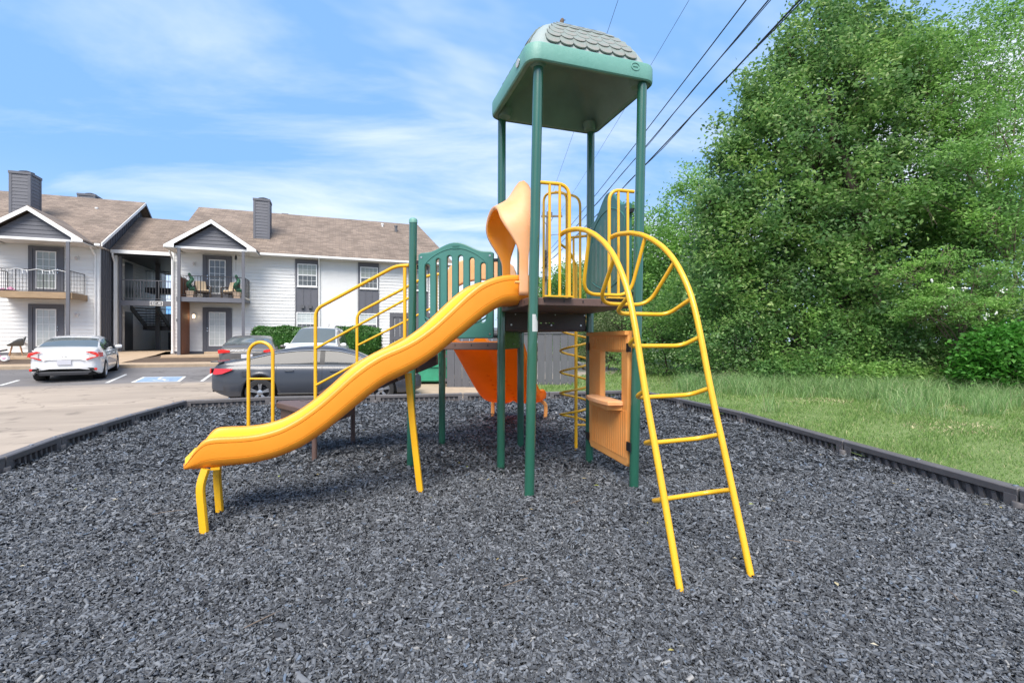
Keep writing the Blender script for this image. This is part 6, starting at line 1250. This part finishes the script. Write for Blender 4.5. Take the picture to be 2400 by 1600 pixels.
bg_ = [('light green tall loose tree beyond the far border corner', (10.2,27), [(9.8,27,8.3,2.0,1.8,2.2),(8.2,26.6,6.4,2.0,1.6,2.0),(7.4,26.8,4.2,1.6,1.5,1.8),(8.6,26.6,6.2,1.8,1.6,1.8),(11.2,27,6.4,2.0,1.8,2.0),(9.6,26.4,4.0,2.2,1.8,1.8),(10.4,27,10.2,1.3,1.2,1.1)], 'leaf_lt', .17),
 ('mid green tree rising beside the light green loose one', (7.4,30), [(7.2,30,6.6,2.0,1.8,1.9),(6.0,29.6,4.6,1.8,1.6,1.7),(8.4,30,4.6,2.0,1.8,1.8),(7.2,30,8.6,1.3,1.2,1.2)], 'leaf_lt', .18),
 ('dark lower tree behind the pale loose trees', (9.5,23.5), [(9.2,23.5,3.4,2.0,1.6,1.8),(8.0,23.2,2.2,1.6,1.4,1.5),(10.6,23.5,4.6,2.0,1.6,1.9)], 'leaf_md', .15),
 ('pale loose thicket filling the lawn end beyond the far border corner', (7.6,33), [(6.0,33,2.2,2.0,1.5,2.0),(8.4,33,2.6,2.2,1.5,2.2),(10.8,32,3.0,2.2,1.5,2.4),(4.2,34,1.8,1.8,1.5,1.7)], 'leaf_lt', .20),
 ('mid green far tree standing right behind the board fence end', (4.8,36), [(4.6,36,5.4,2.2,2.0,2.0),(3.4,35.6,3.2,1.8,1.7,1.8),(6.0,36,3.4,2.0,1.9,1.9)], 'leaf_md', .2),
 ('dark far tree behind the utility pole foot', (2.4,42), [(2.4,42,5.0,2.2,2.0,2.0),(1.2,42,3.0,2.0,1.8,1.8),(3.8,42,3.2,2.2,2.0,1.8)], 'leaf_md', .22),
 ('pale green far tree between the pole and the loose trees', (6.4,44), [(6.4,44,6.2,2.8,2.3,2.3),(8.6,44,4.2,2.6,2.2,2.4),(4.6,44,3.6,2.4,2,2.2)], 'leaf_lt', .24),
 ('small green tree far behind the open stair passage', (-24.0,40), [(-24.0,40,3.4,1.6,1.5,1.6),(-24.6,40,2.0,1.4,1.2,1.2)], 'leaf_md', .2),
 ('understory tree low behind the big trunk', (10.5,19.5), [(9.0,19.5,3.0,2.2,1.6,2.0),(11.4,19.5,3.2,2.2,1.6,2.2),(13.8,19.2,3.2,2.2,1.6,2.2),(10.2,19.3,1.4,2.4,1.4,1.3),(13,19,1.3,2.4,1.4,1.3),(7.4,20,1.8,1.6,1.4,1.6)], 'leaf_dk', .19),
 ('understory tree low behind the locust trunks', (16.5,18.5), [(15.6,18.5,3.0,2.2,1.6,2.2),(18,18.5,3.4,2.4,1.6,2.4),(16.4,18.3,1.2,2.4,1.4,1.2),(17.0,18.5,6.0,2.4,1.8,1.8)], 'leaf_dk', .19),
 ('tall dark tree filling the gap behind the big dense crown', (16.5,22), [(16,22,7.5,2.6,2.5,2.4),(14,22,6,2.6,2.2,2.6),(18,22,6,3,2.4,2.8),(16.4,21.6,3,3,2,2.2),(12.6,22.5,3.4,2.6,2.0,2.6)], 'leaf_md', .17)]
for lab, (x, y), bl_, mt, lf in bg_: tree('background_tree', lab, 'tree', (x, y, 0), bl_, 760 if mt == 'leaf_lt' else 520, 26, .28, lf*1.12, mt, .16, 2, twigs=70)
# clipped hedges by the white block (frame of the building)
def hedge(label, a0, a1, b0, b1, z0, z1, n):
    o = thing('hedge', label, 'hedge', bl((a0+a1)/2, (b0+b1)/2, z0), BA); hx, hy, hz = (a1-a0)/2, (b1-b0)/2, z1-z0
    m = MB(); m.loft([[(x*k, y*k, z) for x, y in ((-hx,-hy),(hx,-hy),(hx,hy),(-hx,hy))] for z, k in ((0,.80),(hz*.3,.90),(hz*.8,.90),(hz*.93,.78))]); m.build('stems', M['leaf_hd'], o, smooth=False)  # solid inner core box behind the hedge leaves, not separate stems
    P = RNG.uniform(-1, 1, (n*3, 3)); e = (np.abs(P)**5).sum(1)**(1/5); P = P/e[:, None]; ar = np.array([hx, hy, hz*.5]); P = P[:n]*ar*(1+RNG.normal(0, .035, (n, 1)))+np.array([0, 0, hz*.5]); P += .04*np.sin(P[:, [1, 2, 0]]*5+1)
    V, F = leaf_quads(P[P[:, 2] > .02], .085, asp=.6); link('foliage', fast_mesh('foliage', V, F, M['leaf_hd']), o, kind='stuff')
hedge('clipped box hedge between the porch post and the white SUV', 2.62, 5.35, 2.55, 4.2, .60, 2.16, 15000)
hedge('clipped box hedge under the second window panel past the white SUV', 6.45, 8.75, 2.3, 4.2, .55, 2.20, 14000)
# grass
def blades(x, y, z, h, wd, lean):
    n = len(x); a = RNG.uniform(0, 2*pi, n); dxy = np.stack([np.cos(a), np.sin(a)], 1); p = np.stack([-dxy[:, 1], dxy[:, 0]], 1); B = np.stack([x, y, z], 1); l = lean*RNG.uniform(.2, 1.4, n)*h
    ld = RNG.uniform(0, 2*pi, n); L2 = np.stack([np.cos(ld), np.sin(ld)], 1)
    V = np.zeros((n, 5, 3)); V[:, 0] = B; V[:, 1] = B; V[:, 0, :2] -= p*(wd/2)[:, None]; V[:, 1, :2] += p*(wd/2)[:, None]
    mid_ = B.copy(); mid_[:, :2] += L2*(l*.35)[:, None]; mid_[:, 2] += h*.6; V[:, 2] = mid_; V[:, 3] = mid_; V[:, 2, :2] += p*(wd*.38)[:, None]; V[:, 3, :2] -= p*(wd*.38)[:, None]
    tip = B.copy(); tip[:, :2] += L2*l[:, None]; tip[:, 2] += h*(1-.25*lean); V[:, 4] = tip
    f4 = np.array([[0, 1, 2, 3]]); n5 = 5*np.arange(n)[:, None]; tri = np.array([[3, 2, 4]])
    return V.reshape(-1, 3), np.concatenate([np.concatenate([f4+n5, ], 0)], 0), tri+n5
def grass_obj(name, parts, mat):
    Vs, Q, T, o = [], [], [], 0
    for V, q, t in parts: Vs.append(V); Q.append(q+o); T.append(t+o); o += len(V)
    V = np.concatenate(Vs); Q = np.concatenate(Q); T = np.concatenate(T)
    me = bpy.data.meshes.new(name); me.vertices.add(len(V)); me.vertices.foreach_set('co', V.astype(np.float32).ravel()); me.loops.add(Q.size+T.size)
    me.loops.foreach_set('vertex_index', np.concatenate([Q.ravel(), T.ravel()]).astype(np.int32)); me.polygons.add(len(Q)+len(T))
    me.polygons.foreach_set('loop_start', np.concatenate([np.arange(len(Q))*4, Q.size+np.arange(len(T))*3]).astype(np.int32)); me.update(calc_edges=True); me.materials.append(mat); link(name, me, kind='stuff')
parts = []
for y0, y1, x1, de_, h_, w_ in ((1.2, 3.2, 7.5, 700, .065, .008), (3.2, 6.5, 9.5, 1600, .06, .0062), (6.5, 10, 12, 980, .065, .009), (10, 14.5, 14, 520, .07, .012), (14.5, 24, 13, 170, .09, .018)):
    N_ = int(de_*(x1+.8)*(y1-y0)); x = RNG.uniform(-.8, x1, N_); y = RNG.uniform(y0, y1, N_); k = inpoly(x, y, LP) & ((x < y*1.12+.4) | ((x < y*1.12+3.2) & (RNG.random(N_) < .35))); x, y = x[k], y[k]
    cl = np.sin(x*1.9+np.sin(y*1.3)*2)*np.sin(y*2.3+x*.6)+.6*np.sin(x*4.7-y*3.9); h = h_*RNG.uniform(.5, 1.4, len(x))*(1+.55*np.clip(cl, -.7, 1.3)); parts.append(blades(x, y, lz(x, y)-.005, h, w_*RNG.uniform(.6, 1.3, len(x)), .9))
grass_obj('mown_grass', parts, M['grass'])
tp = []
def edge(x): return np.interp(x, [5, 7.5, 10, 12, 14.5], [14.2, 13.4, 12.4, 11.3, 10.6])
cx = RNG.uniform(4.8, 14.5, 580); cy = edge(cx)-RNG.gamma(1.5, .62, 580)+.35
ex = np.array([(9.1,10.9),(9.6,10.6),(10.2,10.2),(8.0,9.4),(9.0,9.0),(10.6,9.5),(11.4,9.7),(7.3,8.6),(10.8,10.9),(8.4,11.2),(7.9,11.6),(11.8,10.4)]); cx = np.concatenate([cx, np.repeat(ex[:, 0], 4)+RNG.normal(0, .25, 48)]); cy = np.concatenate([cy, np.repeat(ex[:, 1], 4)+RNG.normal(0, .2, 48)])
for x_, y_ in zip(cx, cy):
    n = 46; r = RNG.normal(0, .13, (n, 2)); x = x_+r[:, 0]; y = y_+r[:, 1]; hh = RNG.uniform(.22, .68); tp.append(blades(x, y, lz(x, y)-.01, hh*RNG.uniform(.45, 1.2, n), .010*RNG.uniform(.6, 1.4, n), .75))
grass_obj('tall_grass', tp, M['tallgrass'])
x = RNG.uniform(6, 11.5, 8000); y = RNG.uniform(6, 13, 8000); k = (np.sin(x*1.3+2)*np.sin(y*1.9-x*.5) > .55) & inpoly(x, y, LP); x, y = x[k], y[k]
grass_obj('dry_grass', [blades(x, y, lz(x, y), .05*RNG.uniform(.6, 1.5, len(x)), .012*np.ones(len(x)), 1.6)], M['tuft'])
